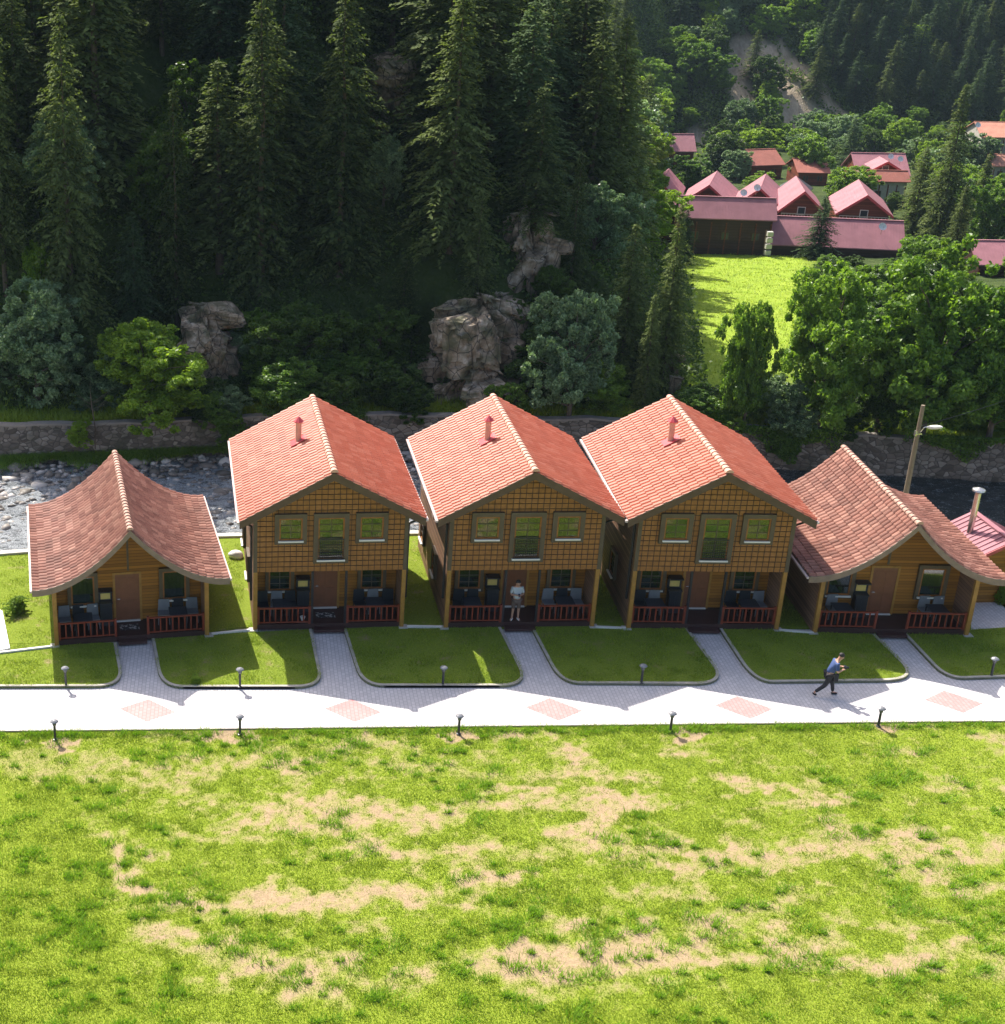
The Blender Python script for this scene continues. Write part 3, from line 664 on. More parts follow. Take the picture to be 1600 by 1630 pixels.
# ================================================================ COTTAGES
def window(parent, Mx, w_, h_, cz, frame=.16, sill=True, muntin=True, curt='curtain', name='window'):
    """Mx: maps (u right, n outwards = -y, z up) at the wall face; centre of the base at u=0, z=cz"""
    Mx = Mx @ Matrix.Translation((0, -.075, 0)); a, b_ = w_ / 2, h_
    t = MB(Mx)
    for x0, x1, z0, z1 in ((-a, -a + frame, 0, b_), (a - frame, a, 0, b_), (-a + frame, a - frame, 0, frame), (-a + frame, a - frame, b_ - frame, b_)):
        t.box(x0, x1, -.05, .073, cz + z0, cz + z1)
    win = t.build(name, M['trim'], parent)
    ai = a - frame; g = MB(Mx); fz0, fz1 = cz + frame, cz + b_ - frame; s = .06
    for x0, x1, z0, z1 in ((-ai, -ai + s, fz0, fz1), (ai - s, ai, fz0, fz1), (-ai + s, ai - s, fz0, fz0 + s), (-ai + s, ai - s, fz1 - s, fz1)):
        g.box(x0, x1, -.02, .071, z0, z1)
    g.build('frame', M['wood'], win)
    if muntin:
        q = MB(Mx); q.box(-.012, .012, -.008, .012, fz0 + s, fz1 - s)
        nb = max(2, round((fz1 - fz0) / .3))
        for k in range(1, nb): zz = fz0 + (fz1 - fz0) * k / nb; q.box(-ai + s, -.013, -.008, .012, zz - .01, zz + .01); q.box(.013, ai - s, -.008, .012, zz - .01, zz + .01)
        q.build('glazing_bar', M['trim'], win)
    p = MB(Mx); p.box(-ai + s - .005, ai - s + .005, .014, .024, fz0 + s - .005, fz1 - s + .005); p.build('pane', M['glass'], win)
    c = MB(Mx); n = 14; W_ = 2 * (ai - s)
    vs = [(-ai + s + W_ * i / n, .045 + .012 * math.sin(i * 2.2), z) for i in range(n + 1) for z in (fz0 + .02, fz1 - .02)]
    c.add(vs, [(2 * i, 2 * i + 2, 2 * i + 3, 2 * i + 1) for i in range(n)]); c.build('curtain', M[curt], win, fix=False)
    if sill:
        q = MB(Mx); q.box(-ai - .04, ai + .04, -.13, -.052, cz + frame - .06, cz + frame); q.build('sill', M['sill'], win)
    return win
def door(parent, Mx, w_=.95, h_=2.05, z0=.25):
    a = w_ / 2; t = MB(Mx)
    for q in ((-a - .09, -a, -.04, .02, z0, z0 + h_ + .09), (a, a + .09, -.04, .02, z0, z0 + h_ + .09), (-a, a, -.04, .02, z0 + h_, z0 + h_ + .09)): t.box(*q)
    fr = t.build('door_frame', M['post'], parent)
    d = MB(Mx); d.box(-a, a, -.012, .01, z0, z0 + h_)
    for zz0, zz1 in ((.15, .9), (1.05, 1.9)):
        for xx0, xx1 in ((-a + .1, -.04), (.04, a - .1)): d.box(xx0, xx1, -.024, -.0125, z0 + zz0, z0 + zz1)
    dd = d.build('door', M['door'], parent, bevel=.004)
    hnd = MB(Mx); hnd.tube([(-a + .07, -.012, z0 + 1.0), (-a + .07, -.06, z0 + 1.0), (-a + .18, -.06, z0 + 1.0)], .012, 6); hnd.build('handle', M['steel'], dd)
    st = MB(Mx); st.box(-a, a, -.1, -.013, z0 + .001, z0 + .045); st.build('threshold', M['sill'], parent)
def tile_surface(prof, L, y0, col_w=.27, course=.36, side=1):
    """prof: function s-> (x,z) running down the slope from the ridge; side -1 mirrors x"""
    b = MB(); S = prof['len']; nc = max(1, round(S / course)); cw = round(L / col_w); dw = L / cw
    wave = [(0, .0), (.14, .003), (.34, .05), (.6, .078), (.86, .05), (1., .0)]
    for j in range(nc):
        s0, s1 = S * j / nc, S * (j + 1) / nc + .03
        if j == nc - 1: s1 = S
        (x0, z0, nx0, nz0), (x1, z1, nx1, nz1) = prof['f'](s0), prof['f'](s1)
        for i in range(cw):
            jt = U(-.006, .006)
            vs = []
            for s_, (x, z, nx, nz), lift in ((0, (x0, z0, nx0, nz0), .0), (1, (x1, z1, nx1, nz1), .038 + jt), (2, (x1, z1, nx1, nz1), .004)):
                for fu, hu in wave:
                    hh = (hu * (1 if s_ < 2 else .9)) + lift
                    vs.append((side * (x + nx * hh), y0 + dw * (i + fu), z + nz * hh))
            n = len(wave); fs = []
            for r_ in range(2):
                for c in range(n - 1):
                    q = (r_ * n + c, r_ * n + c + 1, (r_ + 1) * n + c + 1, (r_ + 1) * n + c); fs.append(q if side > 0 else q[::-1])
            b.add(vs, fs, (i * 1.0 + .37 + (100 if side > 0 else 0), j * 1.0 + .21))
    return b
def straight(hw, zp, ze):
    S = math.hypot(hw, zp - ze); dx, dz = hw / S, -(zp - ze) / S
    return {'len': S, 'f': lambda s: (dx * s, zp + dz * s, -dz, dx)}
def curved(hw, zp, ze, pw=1.95, flick=.12):
    n = 80; P = [(hw * i / n, ze + (zp - ze) * ((1 - i / n) ** pw) + flick * max(0, i / n - .75) ** 2 * 4) for i in range(n + 1)]
    cum = [0]
    for a, c in zip(P, P[1:]): cum.append(cum[-1] + math.dist(a, c))
    def f(s):
        s = min(max(s, 0), cum[-1] - 1e-6); k = max(i for i in range(n) if cum[i] <= s); t = (s - cum[k]) / (cum[k + 1] - cum[k])
        (xa, za), (xb, zb) = P[k], P[k + 1]; d = math.dist(P[k], P[k + 1]); tx_, tz_ = (xb - xa) / d, (zb - za) / d
        return (xa + (xb - xa) * t, za + (zb - za) * t, -tz_, tx_)
    return {'len': cum[-1], 'f': f, 'P': P}
def roof_body(prof, y0, y1, th, seg=1):
    """solid under the tiles, from a profile"""
    b = MB(); n = seg; S = prof['len']
    for side in (-1, 1):
        top = [prof['f'](S * i / n) for i in range(n + 1)]
        P = [(side * p[0], p[1] - .012) for p in top] + [(side * p[0], p[1] - th) for p in top[::-1]]
        m_ = len(P); half = n + 1
        vs = [(p[0], y, p[1]) for y in (y0, y1) for p in P]; fs = []
        for i in range(m_):
            if side * P[i][0] < 1e-6 and side * P[(i + 1) % m_][0] < 1e-6: continue
            fs.append((i, (i + 1) % m_, (i + 1) % m_ + m_, i + m_))
        for i in range(n): fs += [(i, i + 1, m_ - 2 - i, m_ - 1 - i), (m_ + i, m_ + i + 1, 2 * m_ - 2 - i, 2 * m_ - 1 - i)]
        b.add(vs, fs)
    return b
def fascia(prof, y, th0, drop, seg=1):
    b = MB(); S = prof['len']; n = seg
    for side in (-1, 1):
        top = [prof['f'](S * i / n) for i in range(n + 1)]
        for i in range(n):
            p, q = top[i], top[i + 1]
            vs = [(side * a[0], yy, a[1] + dz) for yy in (y, y + th0) for a, dz in ((p, .015), (q, .015), (q, -drop), (p, -drop))]
            b.add(vs, [(0, 1, 2, 3), (7, 6, 5, 4), (0, 4, 5, 1), (3, 2, 6, 7), (1, 5, 6, 2), (0, 3, 7, 4)])
    return b
def ridge(y0, y1, z, r_=.13, step=.33):
    b = MB(); n = round((y1 - y0) / step); s = (y1 - y0) / n
    for i in range(n):
        vs = []
        for yy, rr, dz in ((y0 + s * i - .03, r_, .02), (y0 + s * (i + 1) + .01, r_ * .84, -.005)):
            for k in range(9): a = math.pi * k / 8 ; vs.append((rr * math.cos(a) * 1.15, yy, z + dz - .06 + rr * math.sin(a)))
        fs = [(k, k + 1, k + 10, k + 9) for k in range(8)] + [tuple(range(9)), tuple(range(17, 8, -1))]
        b.add(vs, fs)
    return b
def railing(parent, x0, x1, y, z0, h=.72):
    b = MB(); b.box(x0, x1, y - .035, y + .035, z0 + h - .06, z0 + h); b.box(x0, x1, y - .03, y + .03, z0 + .05, z0 + .1)
    n = max(3, round((x1 - x0) / .24))
    for i in range(n + 1): x = x0 + .04 + (x1 - x0 - .08) * i / n; b.box(x - .028, x + .028, y - .02, y + .02, z0 + .101, z0 + h - .061)
    for x in (x0 + .03, x1 - .03): b.box(x - .045, x + .045, y - .045, y + .045, z0, z0 + h + .05)
    b.build('railing', M['rail'], parent, bevel=.003)
def grid_clad(parent, x0, x1, z0, topf, y, holes):
    """shingle wall face with battens; holes: (x0,x1,z0,z1)"""
    sx, sz = .235, .215
    v = MB(); x = x0 + sx
    def cut(a0, a1, pos, vertical):
        segs = [(a0, a1)]
        for hx0, hx1, hz0, hz1 in holes:
            lo, hi, c0, c1 = (hz0, hz1, hx0, hx1) if vertical else (hx0, hx1, hz0, hz1)
            if c0 - .01 < pos < c1 + .01:
                segs = [s for a, b_ in segs for s in ((a, min(b_, lo)), (max(a, hi), b_)) if s[1] - s[0] > .02]
        return segs
    while x < x1 - .05:
        for a, b_ in cut(z0, topf(x), x, True): v.box(x - .011, x + .011, y - .016, y - .002, a, b_)
        x += sx
    z = z0 + sz
    while z < topf(0) - .1:
        xs_ = [x for x in np.linspace(x0, x1, 200) if topf(x) > z]
        if len(xs_) > 2:
            for a, b_ in cut(xs_[0], xs_[-1], z, False): v.box(a, b_, y - .019, y - .002, z - .010, z + .010)
        z += sz
    return v.build('batten_grid', M['batten'], parent)
def two_storey(loc, rz, label, idx):
    h = empty('cottage', loc, rz, label, 'house', 'two-storey cottages in the middle of the row')
    W, D, FH = 5.95, 7.8, 2.55; a = W / 2; rec = 1.45
    zp, ze, hw = 6.86, 4.93, 3.55; y0, y1 = -.55, D + .55
    prof = straight(hw, zp, ze)
    rt = lambda x: zp - (zp - ze) * abs(x) / hw - .2
    # front wall of the upper floor, as an outline with thickness
    b = MB(); b.prism([(-a, FH), (a, FH), (a, rt(a)), (0, rt(0)), (-a, rt(a))], .0, .14, 'y'); b.build('front_wall', M['clad'], h)
    holes = [(-2.18, -.94, 3.76, 5.02), (-.68, .68, 2.93, 5.02), (.94, 2.18, 3.76, 5.02)]
    grid_clad(h, -a, a, FH, rt, 0, holes)
    b = MB(); b.box(-a + .14, a - .14, rec, rec + .12, .25, FH); b.build('porch_wall', M['plank'], h)
    b = MB(); b.prism([(-a + .14, FH + .12), (a - .14, FH + .12), (a - .14, rt(a - .14)), (0, rt(0)), (-a + .14, rt(a - .14))], D - .14, D, 'y'); b.box(-a + .14, a - .14, D - .14, D, .25, FH - .002); b.build('rear_wall', M['side'], h)
    for s in (-1, 1):
        b = MB(); x0, x1 = sorted((s * a, s * (a - .14))); b.box(x0, x1, .142, D, 0, rt(a) - .003); sw = b.build('side_wall', M['side'], h)
        Ms = Matrix.Translation((s * a, 0, 0)) @ Matrix.Rotation(R(90 * s), 4, 'Z')
        for yy, zz in ((2.9, .95), (2.9, 3.5), (6.2, .95), (6.2, 3.5)):
            window(h, Ms @ Matrix.Translation((s * yy, 0, 0)) , .95, 1.15, zz, .1)
        b = MB(); x0, x1 = sorted((s * (a + .01), s * (a - .15))); b.box(x0, x1, -.015, .135, 0.02, FH - .003); b.build('corner_post', M['post'], h)
        b = MB(); x0, x1 = sorted((s * (a + .02), s * (a - .13))); b.box(x0, x1, -.03, -.003, FH, rt(a) - .02); b.build('corner_trim', M['trim'], h)
        b = MB(); b.box(s * a - .17, s * a + .17, -.13, .2, -.1, .045); b.build('footing', M['concrete'], h)
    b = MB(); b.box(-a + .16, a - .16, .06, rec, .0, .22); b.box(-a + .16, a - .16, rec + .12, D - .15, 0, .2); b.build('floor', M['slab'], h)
    b = MB(); b.box(-a + .14, a - .14, .142, D - .14, FH - .002, FH + .1); b.build('ceiling', M['plank'], h)
    b = MB(); b.box(-.6, .6, -.3, .058, 0, .11); b.build('step', M['slab'], h)
    for s in (-1, 1):
        b = MB(); b.box(s * .66 - .045, s * .66 + .045, .07, .16, .22, FH - .003); b.build('porch_column', M['iron'], h)
    railing(h, -a + .17, -.72, .11, .22); railing(h, .72, a - .17, .11, .22)
    Mp = Matrix.Translation((0, rec, 0)); door(h, Mp @ Matrix.Translation((.0, 0, 0)), .95, 2.05, .22)
    for s in (-1, 1): window(h, Mp @ Matrix.Translation((s * 1.85, 0, 0)), 1.15, 1.45, .95, .13, curt='curtain')
    for s in (-1, 1): window(h, Matrix.Translation((s * 1.56, 0, 0)), 1.24, 1.26, 3.76, .17)
    wd = window(h, Matrix.Identity(4), 1.36, 2.09, 2.93, .17, name='balcony_door', curt='bright' if idx == 2 else 'curtain')
    # juliet railing: lattice
    b = MB(Matrix.Translation((0, -.05, 0))); b.box(-.5, .5, -.115, -.085, 3.93, 3.97); b.box(-.5, .5, -.115, -.085, 3.1, 3.14)
    n = 12
    for i in range(n + 1): x = -.49 + .98 * i / n; b.box(x - .008, x + .008, -.108, -.096, 3.14, 3.93)
    for i in range(7): z = 3.2 + .11 * i; b.box(-.49, .49, -.095, -.087, z - .008, z + .008)
    for i in range(n): 
        for k in range(3): b.lathe([(.02, -.012), (.03, 0), (.02, .012)], 6, (-.45 + .98 * i / n, -.1, 3.2 + .11 * k))
    b.build('balcony_rail', M['iron'], h)
    # roof
    rb = roof_body(prof, y0 + .03, y1, .17).build('roof', M['fascia'], h)
    tile_surface(prof, y1 - y0, y0, side=1).build('tiles', M['roof_new'], rb, fix=False); tile_surface(prof, y1 - y0, y0, side=-1).build('tiles', M['roof_new'], rb, fix=False)
    ridge(y0 - .02, y1, zp + .08).build('ridge_tiles', M['ridge_new'], rb, smooth=False)
    fascia(prof, y0 - .03, .05, .30).build('fascia', M['fascia'], rb)
    b = MB()
    for s in (-1, 1): b.add([(s * hw * f, yy, ze + (1 - f) * (zp - ze) - .18) for yy in (y0 + .04, .0) for f in (1, .985)] , [(0, 1, 3, 2)])
    for s in (-1, 1):
        g = MB(); x0, x1 = sorted((s * (hw + .005), s * (hw + .1))); g.box(x0, x1, y0, y1, ze - .1, ze - .02); g.build('gutter', M['gutter'], rb)
        d = MB(); xx = s * (hw - .02); d.tube([(s * (hw + .05), .25, ze - .1), (s * (hw + .02), .25, ze - .3), (s * (a + .08), .3, ze - .55), (s * (a + .08), .3, 1.2)], .05, 8); d.build('downpipe', M['iron'], h)
    # chimney flue on the left slope
    cx, cy = -.95, 4.15; cz = zp - (zp - ze) * .95 / hw
    c = MB(); c.tube([(cx, cy, cz - .1), (cx, cy, cz + .92)], .12, 14); ch = c.build('chimney', M['pipe'], rb, smooth=False)
    c = MB(); c.lathe([(.21, .90), (.22, .92), (.08, 1.06), (.015, 1.12)], 8, (cx, cy, cz)); c.build('chimney_cap', M['redmetal'], rb)
    c = MB(); c.add([(cx + u, cy + v, cz + .095 + .533 * (u) * 1.0) for u, v in ((-.32, -.3), (.32, -.3), (.32, .3), (-.32, .3))] + [(cx + u, cy + v, cz + .115 + .533 * u) for u, v in ((-.32, -.3), (.32, -.3), (.32, .3), (-.32, .3))],
                    [(0, 3, 2, 1), (4, 5, 6, 7), (0, 1, 5, 4), (1, 2, 6, 5), (2, 3, 7, 6), (3, 0, 4, 7)]); c.build('flashing', M['redmetal'], rb)
    return h
def single_storey(loc, rz, label):
    h = empty('bungalow', loc, rz, label, 'house', 'single-storey cottages with swept roofs at the ends of the row')
    W, D = 6.0, 7.2; a = W / 2; rec = 1.35; zp, ze, hw = 4.98, 2.72, 3.75; y0, y1 = -.6, D + .5
    prof = curved(hw, zp, ze); S = prof['len']
    P = prof['P']
    def rt(x): x = abs(x); i = min(int(x / hw * 80), 79); t = x / hw * 80 - i; return P[i][1] * (1 - t) + P[i + 1][1] * t - .17
    xs_ = np.linspace(-a + .14, a - .14, 41)
    poly = [(-a + .14, .25), (a - .14, .25)] + [(float(x), rt(float(x))) for x in xs_[::-1]]
    for nm, yy, mt in (('front_wall', rec, 'plank'), ('rear_wall', D - .12, 'side')): b = MB(); b.prism(poly, yy, yy + .12, 'y'); b.build(nm, M[mt], h)
    for s in (-1, 1):
        b = MB(); x0, x1 = sorted((s * a, s * (a - .14))); b.box(x0, x1, .142, D, 0, min(rt(a), rt(a - .14)) - .003); b.build('side_wall', M['side'], h)
        Ms = Matrix.Translation((s * a, 0, 0)) @ Matrix.Rotation(R(90 * s), 4, 'Z'); window(h, Ms @ Matrix.Translation((s * 4.2, 0, 0)), .95, 1.1, 1.0, .1)
        b = MB(); x0, x1 = sorted((s * (a + .01), s * (a - .15))); b.box(x0, x1, -.015, .135, .02, rt(a) - .003); b.build('corner_post', M['post'], h)
        b = MB(); b.box(s * a - .17, s * a + .17, -.13, .2, -.1, .045); b.build('footing', M['concrete'], h)
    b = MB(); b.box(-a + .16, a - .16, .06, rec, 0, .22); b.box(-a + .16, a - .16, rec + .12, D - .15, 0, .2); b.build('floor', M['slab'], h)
    b = MB(); b.box(-.55, .55, -.28, .058, 0, .11); b.build('step', M['slab'], h)
    b = MB(); b.box(-.04, .04, rec - .03, rec - .002, 2.42, rt(0) - .02); b.build('gable_trim', M['trim'], h)
    railing(h, -a + .17, -.6, .11, .22); railing(h, .6, a - .17, .11, .22)
    Mp = Matrix.Translation((0, rec, 0)); door(h, Mp @ Matrix.Translation((-.05, 0, 0)), .95, 2.05, .22)
    for s in (-1, 1): window(h, Mp @ Matrix.Translation((s * 1.8, 0, 0)), 1.2, 1.5, .95, .14, muntin=False)
    rb = roof_body(prof, y0 + .03, y1, .16, 24).build('roof', M['fascia_old'], h)
    for s in (1, -1): tile_surface(prof, y1 - y0, y0, side=s, course=.33).build('tiles', M['roof_old'], rb, fix=False)
    ridge(y0 - .02, y1, zp + .07, .12, .3).build('ridge_tiles', M['ridge_old'], rb)
    fascia(prof, y0 - .03, .05, .24, 24).build('fascia', M['fascia_old'], rb)
    for s in (-1, 1):
        g = MB(); x0, x1 = sorted((s * (hw + .005), s * (hw + .08))); g.box(x0, x1, y0, y1, P[-1][1] - .1, P[-1][1] - .02); g.build('gutter', M['gutter'], rb)
    return h
M['bright'] = plain('painted_sunlit_green', (.55, .72, .08), .8)  # sunlit look behind the pane put into the curtain colour
def front(pl, pr, z=.12):
    A, B = gp(*pl, z), gp(*pr, z); return ((A[0] + B[0]) / 2, (A[1] + B[1]) / 2, z - .01)
H_L = single_storey(front((84, 1030), (336, 1011)), R(8.4), 'weathered swept-roof bungalow at the left end of the row by the white rapids')
H_1 = two_storey(front((400, 1004), (645, 998)), R(2.6), 'two-storey red-tiled cottage next to the weathered bungalow by the white rapids', 0)
H_2 = two_storey(front((708, 1000), (944, 998)), R(1.1), 'middle two-storey red-tiled cottage with a man standing in its doorway', 1)
H_3 = two_storey(front((1001, 1001), (1235, 1003)), R(-1.2), 'two-storey red-tiled cottage with a bright green upper window, rightmost of the three', 2)
H_R = single_storey(front((1300, 1007), (1535, 1013)), R(-2.2), 'weathered swept-roof bungalow beside the rose metal roof and steel flue')
# ---- porch furniture (things standing in the porches)
def chair(cm, seat_mat):
    e = empty('chair')
    b = MB(); b.box(-.24, .24, -.22, .22, .40, .44); b.build('seat', M[seat_mat], e, bevel=.01)
    b = MB(); b.prism([(-.24, .441), (.24, .441), (.21, .93), (-.21, .93)], .19, .225, 'y'); b.build('backrest', M[cm], e, bevel=.01)
    for sx in (-.2, .2):
        for sy in (-.18, .18): b = MB(); b.tube([(sx, sy, .40), (sx * 1.12, sy * 1.12, 0)], .018, 6); b.build('leg', M[seat_mat], e)
    return e
protos = {'grey': chair('grey', 'grey'), 'black': chair('black', 'black')}
def table_():
    e = empty('table'); b = MB(); b.box(-.35, .35, -.35, .35, .70, .73); b.build('tabletop', M['black'], e, bevel=.008)
    for sx in (-.3, .3):
        for sy in (-.3, .3): b = MB(); b.box(sx - .02, sx + .02, sy - .02, sy + .02, 0, .70); b.build('leg', M['black'], e)
    return e
tproto = table_()
used = set()
def put(kind, proto, house, x, y, rz, label, cat, group, z=.232):
    c = proto if kind not in used else copy_tree(proto); used.add(kind)
    p = house.location + Matrix.Rotation(house.rotation_euler.z, 3, 'Z') @ Vector((x, y, z)); c.location = p; c.rotation_euler = (0, 0, house.rotation_euler.z + rz)
    tag(c, label, cat, group); return c
where = [(H_L, 'the leftmost bungalow', 'gbg', 'gbg', 1), (H_1, 'the first two-storey cottage', 'bgb', 'bgb', 1), (H_2, 'the middle cottage', 'bb', 'gbg', 1), (H_3, 'the third two-storey cottage', 'bg', 'bbg', 1), (H_R, 'the rightmost bungalow', 'g', 'gg', 1)]
for hh, wn_, lf, rg, _ in where:
    for side, s_, word in ((lf, -1, 'left'), (rg, 1, 'right')):
        n = len(side)
        for i, ch in enumerate(side):
            col = 'grey' if ch == 'g' else 'black'
            x = s_ * 1.85 + (i - (n - 1) / 2) * .56 + (-.15 if s_ < 0 else .05)
            same = [k for k, q in enumerate(side) if q == ch]
            posw = '' if len(same) == 1 else [', left of its two', ', right of its two'][same.index(i)] if len(same) == 2 else ''
            put(col, protos[col], hh, x, .95, U(-.12, .12), f'{col} chair in the {word} porch half of {wn_}{posw}', 'chair', 'chairs on the porches')
        put('t', tproto, hh, s_ * 1.85, .48, 0, f'low grey table behind the {word} railing of {wn_}', 'table', 'porch tables')
def cabinet():
    e = empty('grill_cabinet'); b = MB(); b.box(-.24, .24, -.2, .2, 0, .95); b.box(-.27, .27, -.22, .22, .951, 1.0); b.build('body', M['black'], e, bevel=.01)
    b = MB(); b.box(-.27, .27, .1, .2, 1.0, 1.5); b.box(-.27, .27, -.2, .0995, 1.45, 1.5); b.build('hood', M['black'], e)
    b = MB(); b.box(-.19, .19, .08, .099, 1.06, 1.40); b.build('panel', M['cream'], e)
    for s in (-.18, .0): b = MB(); b.box(s, s + .17, -.215, -.201, .1, .8); b.build('cabinet_door', M['black'], e)
    return e
cab = cabinet()
for hh, wn_, *_ in where: put('c', cab, hh, -.93, 1.15, 0, f'black porch cabinet with a cream panel beside the door of {wn_}', 'cabinet', 'black cabinets beside the doors')
def mat_():
    m, nt, p, L = newmat('patterned_mat'); n = noise(nt, tex(nt), 7, 2); L(ramp(nt, n, [(.52, (.03, .03, .035)), (.58, (.45, .44, .42))]), p.inputs['Base Color']); return m
M['mat'] = mat_()
for hh, wn_ in ((H_L, 'the leftmost bungalow'), (H_1, 'the first two-storey cottage')):
    b = MB(); b.box(-.38, .38, -.22, .22, 0, .015); o = b.build('doormat', M['mat'], bevel=.004); o.location = hh.location + Matrix.Rotation(hh.rotation_euler.z, 3, 'Z') @ Vector((-.05, .75, .232)); o.rotation_euler = (0, 0, hh.rotation_euler.z)
    tag(o, f'dark doormat with pale blotches at the door of {wn_}', 'doormat', 'doormats')
b = MB(); b.lathe([(.05, 0), (.09, .14), (.11, .18), (.10, .2)], 12); o = b.build('plant_pot', M['white']); p = H_1.location + Matrix.Rotation(H_1.rotation_euler.z, 3, 'Z') @ Vector((-1.0, .3, .232)); o.location = p
tag(o, 'small white pot on the porch floor behind the left railing nearest the rapids', 'pot')
# strips between the house fronts
for a_, c_, t_ in (((0, 1040), (84, 1030), 'left of the leftmost bungalow'), ((337, 1010), (397, 1004), 'between the leftmost bungalow and the next cottage'), ((648, 998), (703, 999), 'between the first and the middle cottage'), ((948, 999), (996, 1001), 'between the middle cottage and the one right of it'), ((1240, 1004), (1295, 1008), 'between the right cottage and the rightmost bungalow')):
    A, B = Vector(gp(*a_, .12)), Vector(gp(*c_, .12)); d = (B - A).normalized(); n_ = Vector((-d.y, d.x)) * .05
    b = MB(); b.prism([tuple(A - n_), tuple(B - n_), tuple(B + n_), tuple(A + n_)], .1, .19, 'z'); o = b.build('concrete_strip', M['sill']); tag(o, f'pale concrete strip {t_}', 'edging', 'concrete strips between the houses')
# ================================================================ VILLAGE
def gable_house(px, pbase, wpx, ppeak, peave, rz, wall, roof, depth, label, group=None, name='chalet', axis='front', windows=True, Yo=0, balcony=False, up=0):
    """axis front: gable end faces the camera; side: the eave does"""
    x, y, z = at(px, pbase); z += up
    s = pxm(y, z + 2); W = wpx / s; zk, ze = zat(y, ppeak) - z, zat(y, peave) - z
    e = empty(name, (x, y, z), rz, label, 'house', group); wl = M[wall]; rf = M[roof]
    if axis == 'front':
        hw = W / 2; a = hw * .86; sl = (zk - ze) / hw; b = MB(); rt = lambda q: zk - sl * abs(q) - .12
        b.prism([(-a, -1), (a, -1), (a, rt(a)), (0, rt(0)), (-a, rt(a))], 0, depth, 'y'); b.build('wall', wl, e)
        for sd in (-1, 1):
            b = MB(); P = [(0, zk), (sd * hw, ze), (sd * hw, ze - .14), (0, zk - .14)]; b.prism(P, -.8, depth + .4, 'y'); b.build('roof', rf, e)
            b = MB(); P = [(0, zk - .02), (sd * (hw - .01), ze - .02), (sd * (hw - .01), ze - .3), (0, zk - .34)]; b.prism(P, -.86, -.802, 'y'); b.build('bargeboard', M['redmetal'] if roof == 'pinkroof' else M['fascia'], e)
        if windows:
            for u, v in ((-a * .45, ze * .42), (a * .45, ze * .42), (0, ze * .98)):
                b = MB(); b.box(u - .45, u + .45, -.06, .01, v - .45, v + .5); w_ = b.build('window', M['sill'], e); b = MB(); b.box(u - .37, u + .37, -.075, -.061, v - .37, v + .42); b.build('pane', M['darkglass'], w_)
        if balcony:
            b = MB(); b.box(-a, a, -.9, -.001, ze * .72 - .12, ze * .72); b.build('balcony_floor', M['chalet_dark'], e)
            b = MB(); b.box(-a, a, -.9, -.86, ze * .72 + .75, ze * .72 + .83)
            for i in range(15): q = -a + .03 + (2 * a - .06) * i / 14; b.box(q - .03, q + .03, -.895, -.865, ze * .72, ze * .72 + .75)
            b.build('balcony_rail', M['plaster'], e)
    else:
        hw = W / 2; a = hw - .35; d = depth; b = MB(); h_ = d / 2; rt = lambda q: zk - (zk - ze) * abs(q - h_) / (h_ + .5)
        b.prism([(0, -1), (d, -1), (d, rt(d) - .12), (h_, rt(h_) - .12), (0, rt(0) - .12)], -a, a, 'x'); b.build('wall', wl, e)
        for y0, z0_ in ((-.5, ze), (d + .5, ze)):
            b = MB(); b.prism([(h_, zk), (y0, z0_), (y0, z0_ - .12), (h_, zk - .12)], -hw, hw, 'x'); b.build('roof', rf, e)
        b = MB(); b.box(-hw, hw, h_ - .12, h_ + .12, zk - .03, zk + .05); b.build('ridge_cap', rf, e)
        if windows:
            n = max(2, int(W / 3.2))
            for i in range(n):
                u = -a + (i + .5) * 2 * a / n; v = ze * .5; b = MB(); b.box(u - .4, u + .4, -.05, .01, v - .4, v + .45); w_ = b.build('window', M['fascia'], e); b = MB(); b.box(u - .32, u + .32, -.065, -.051, v - .32, v + .37); b.build('pane', M['darkglass'], w_)
            b = MB()
            for i in range(n * 2 + 1): u = -a + .1 + (2 * a - .2) * i / (n * 2); b.box(u - .07, u + .07, -.1, -.052, -.5, ze - .5)
            b.build('wall_posts', M['chalet'], e)
    return e
M['darkglass'] = plain('dark_window', (.03, .04, .05), .1)
RG = 'gabled chalets in the far village'
gable_house(1045, 372, 60, 288, 318, R(-20), 'chalet', 'pinkroof', 9, 'leftmost gabled rose-roofed chalet, half hidden by the spruces', RG)
gable_house(1120, 374, 84, 292, 325, R(-22), 'chalet', 'pinkroof', 9, 'rose-roofed chalet behind the left part of the long shed', RG)
gable_house(1200, 380, 84, 297, 332, R(-22), 'chalet', 'pinkroof', 9, 'rose-roofed chalet behind the right end of the long shed', RG)
gable_house(1268, 385, 72, 302, 335, R(-14), 'chalet', 'pinkroof', 9, 'rose-roofed chalet behind the small bluish spruce', RG, balcony=True)
gable_house(1367, 388, 86, 308, 340, R(-16), 'chalet', 'pinkroof', 9, 'rightmost gabled rose-roofed chalet with a pale balcony', RG, balcony=True)
gable_house(1150, 405, 150, 318, 347, R(-9), 'chalet_dark', 'pinkroof', 3.2, 'long dark wooden building with a rose roof above the meadow', None, 'long_shed', 'side')
gable_house(1070, 392, 66, 316, 340, R(-9), 'chalet_dark', 'pinkroof', 3.2, 'low rose-roofed building at the left end of the long dark one', None, 'shed', 'side')
gable_house(1328, 410, 205, 355, 392, R(-12), 'chalet_dark', 'pinkroof', 5, 'long low rose metal roof in front of the chalets, behind the bluish spruce', None, 'long_shed', 'side', windows=False)
gable_house(1605, 440, 110, 392, 420, R(-3), 'chalet_dark', 'pinkroof', 5, 'low rose roof at the right edge behind the riverside trees', None, 'shed', 'side')
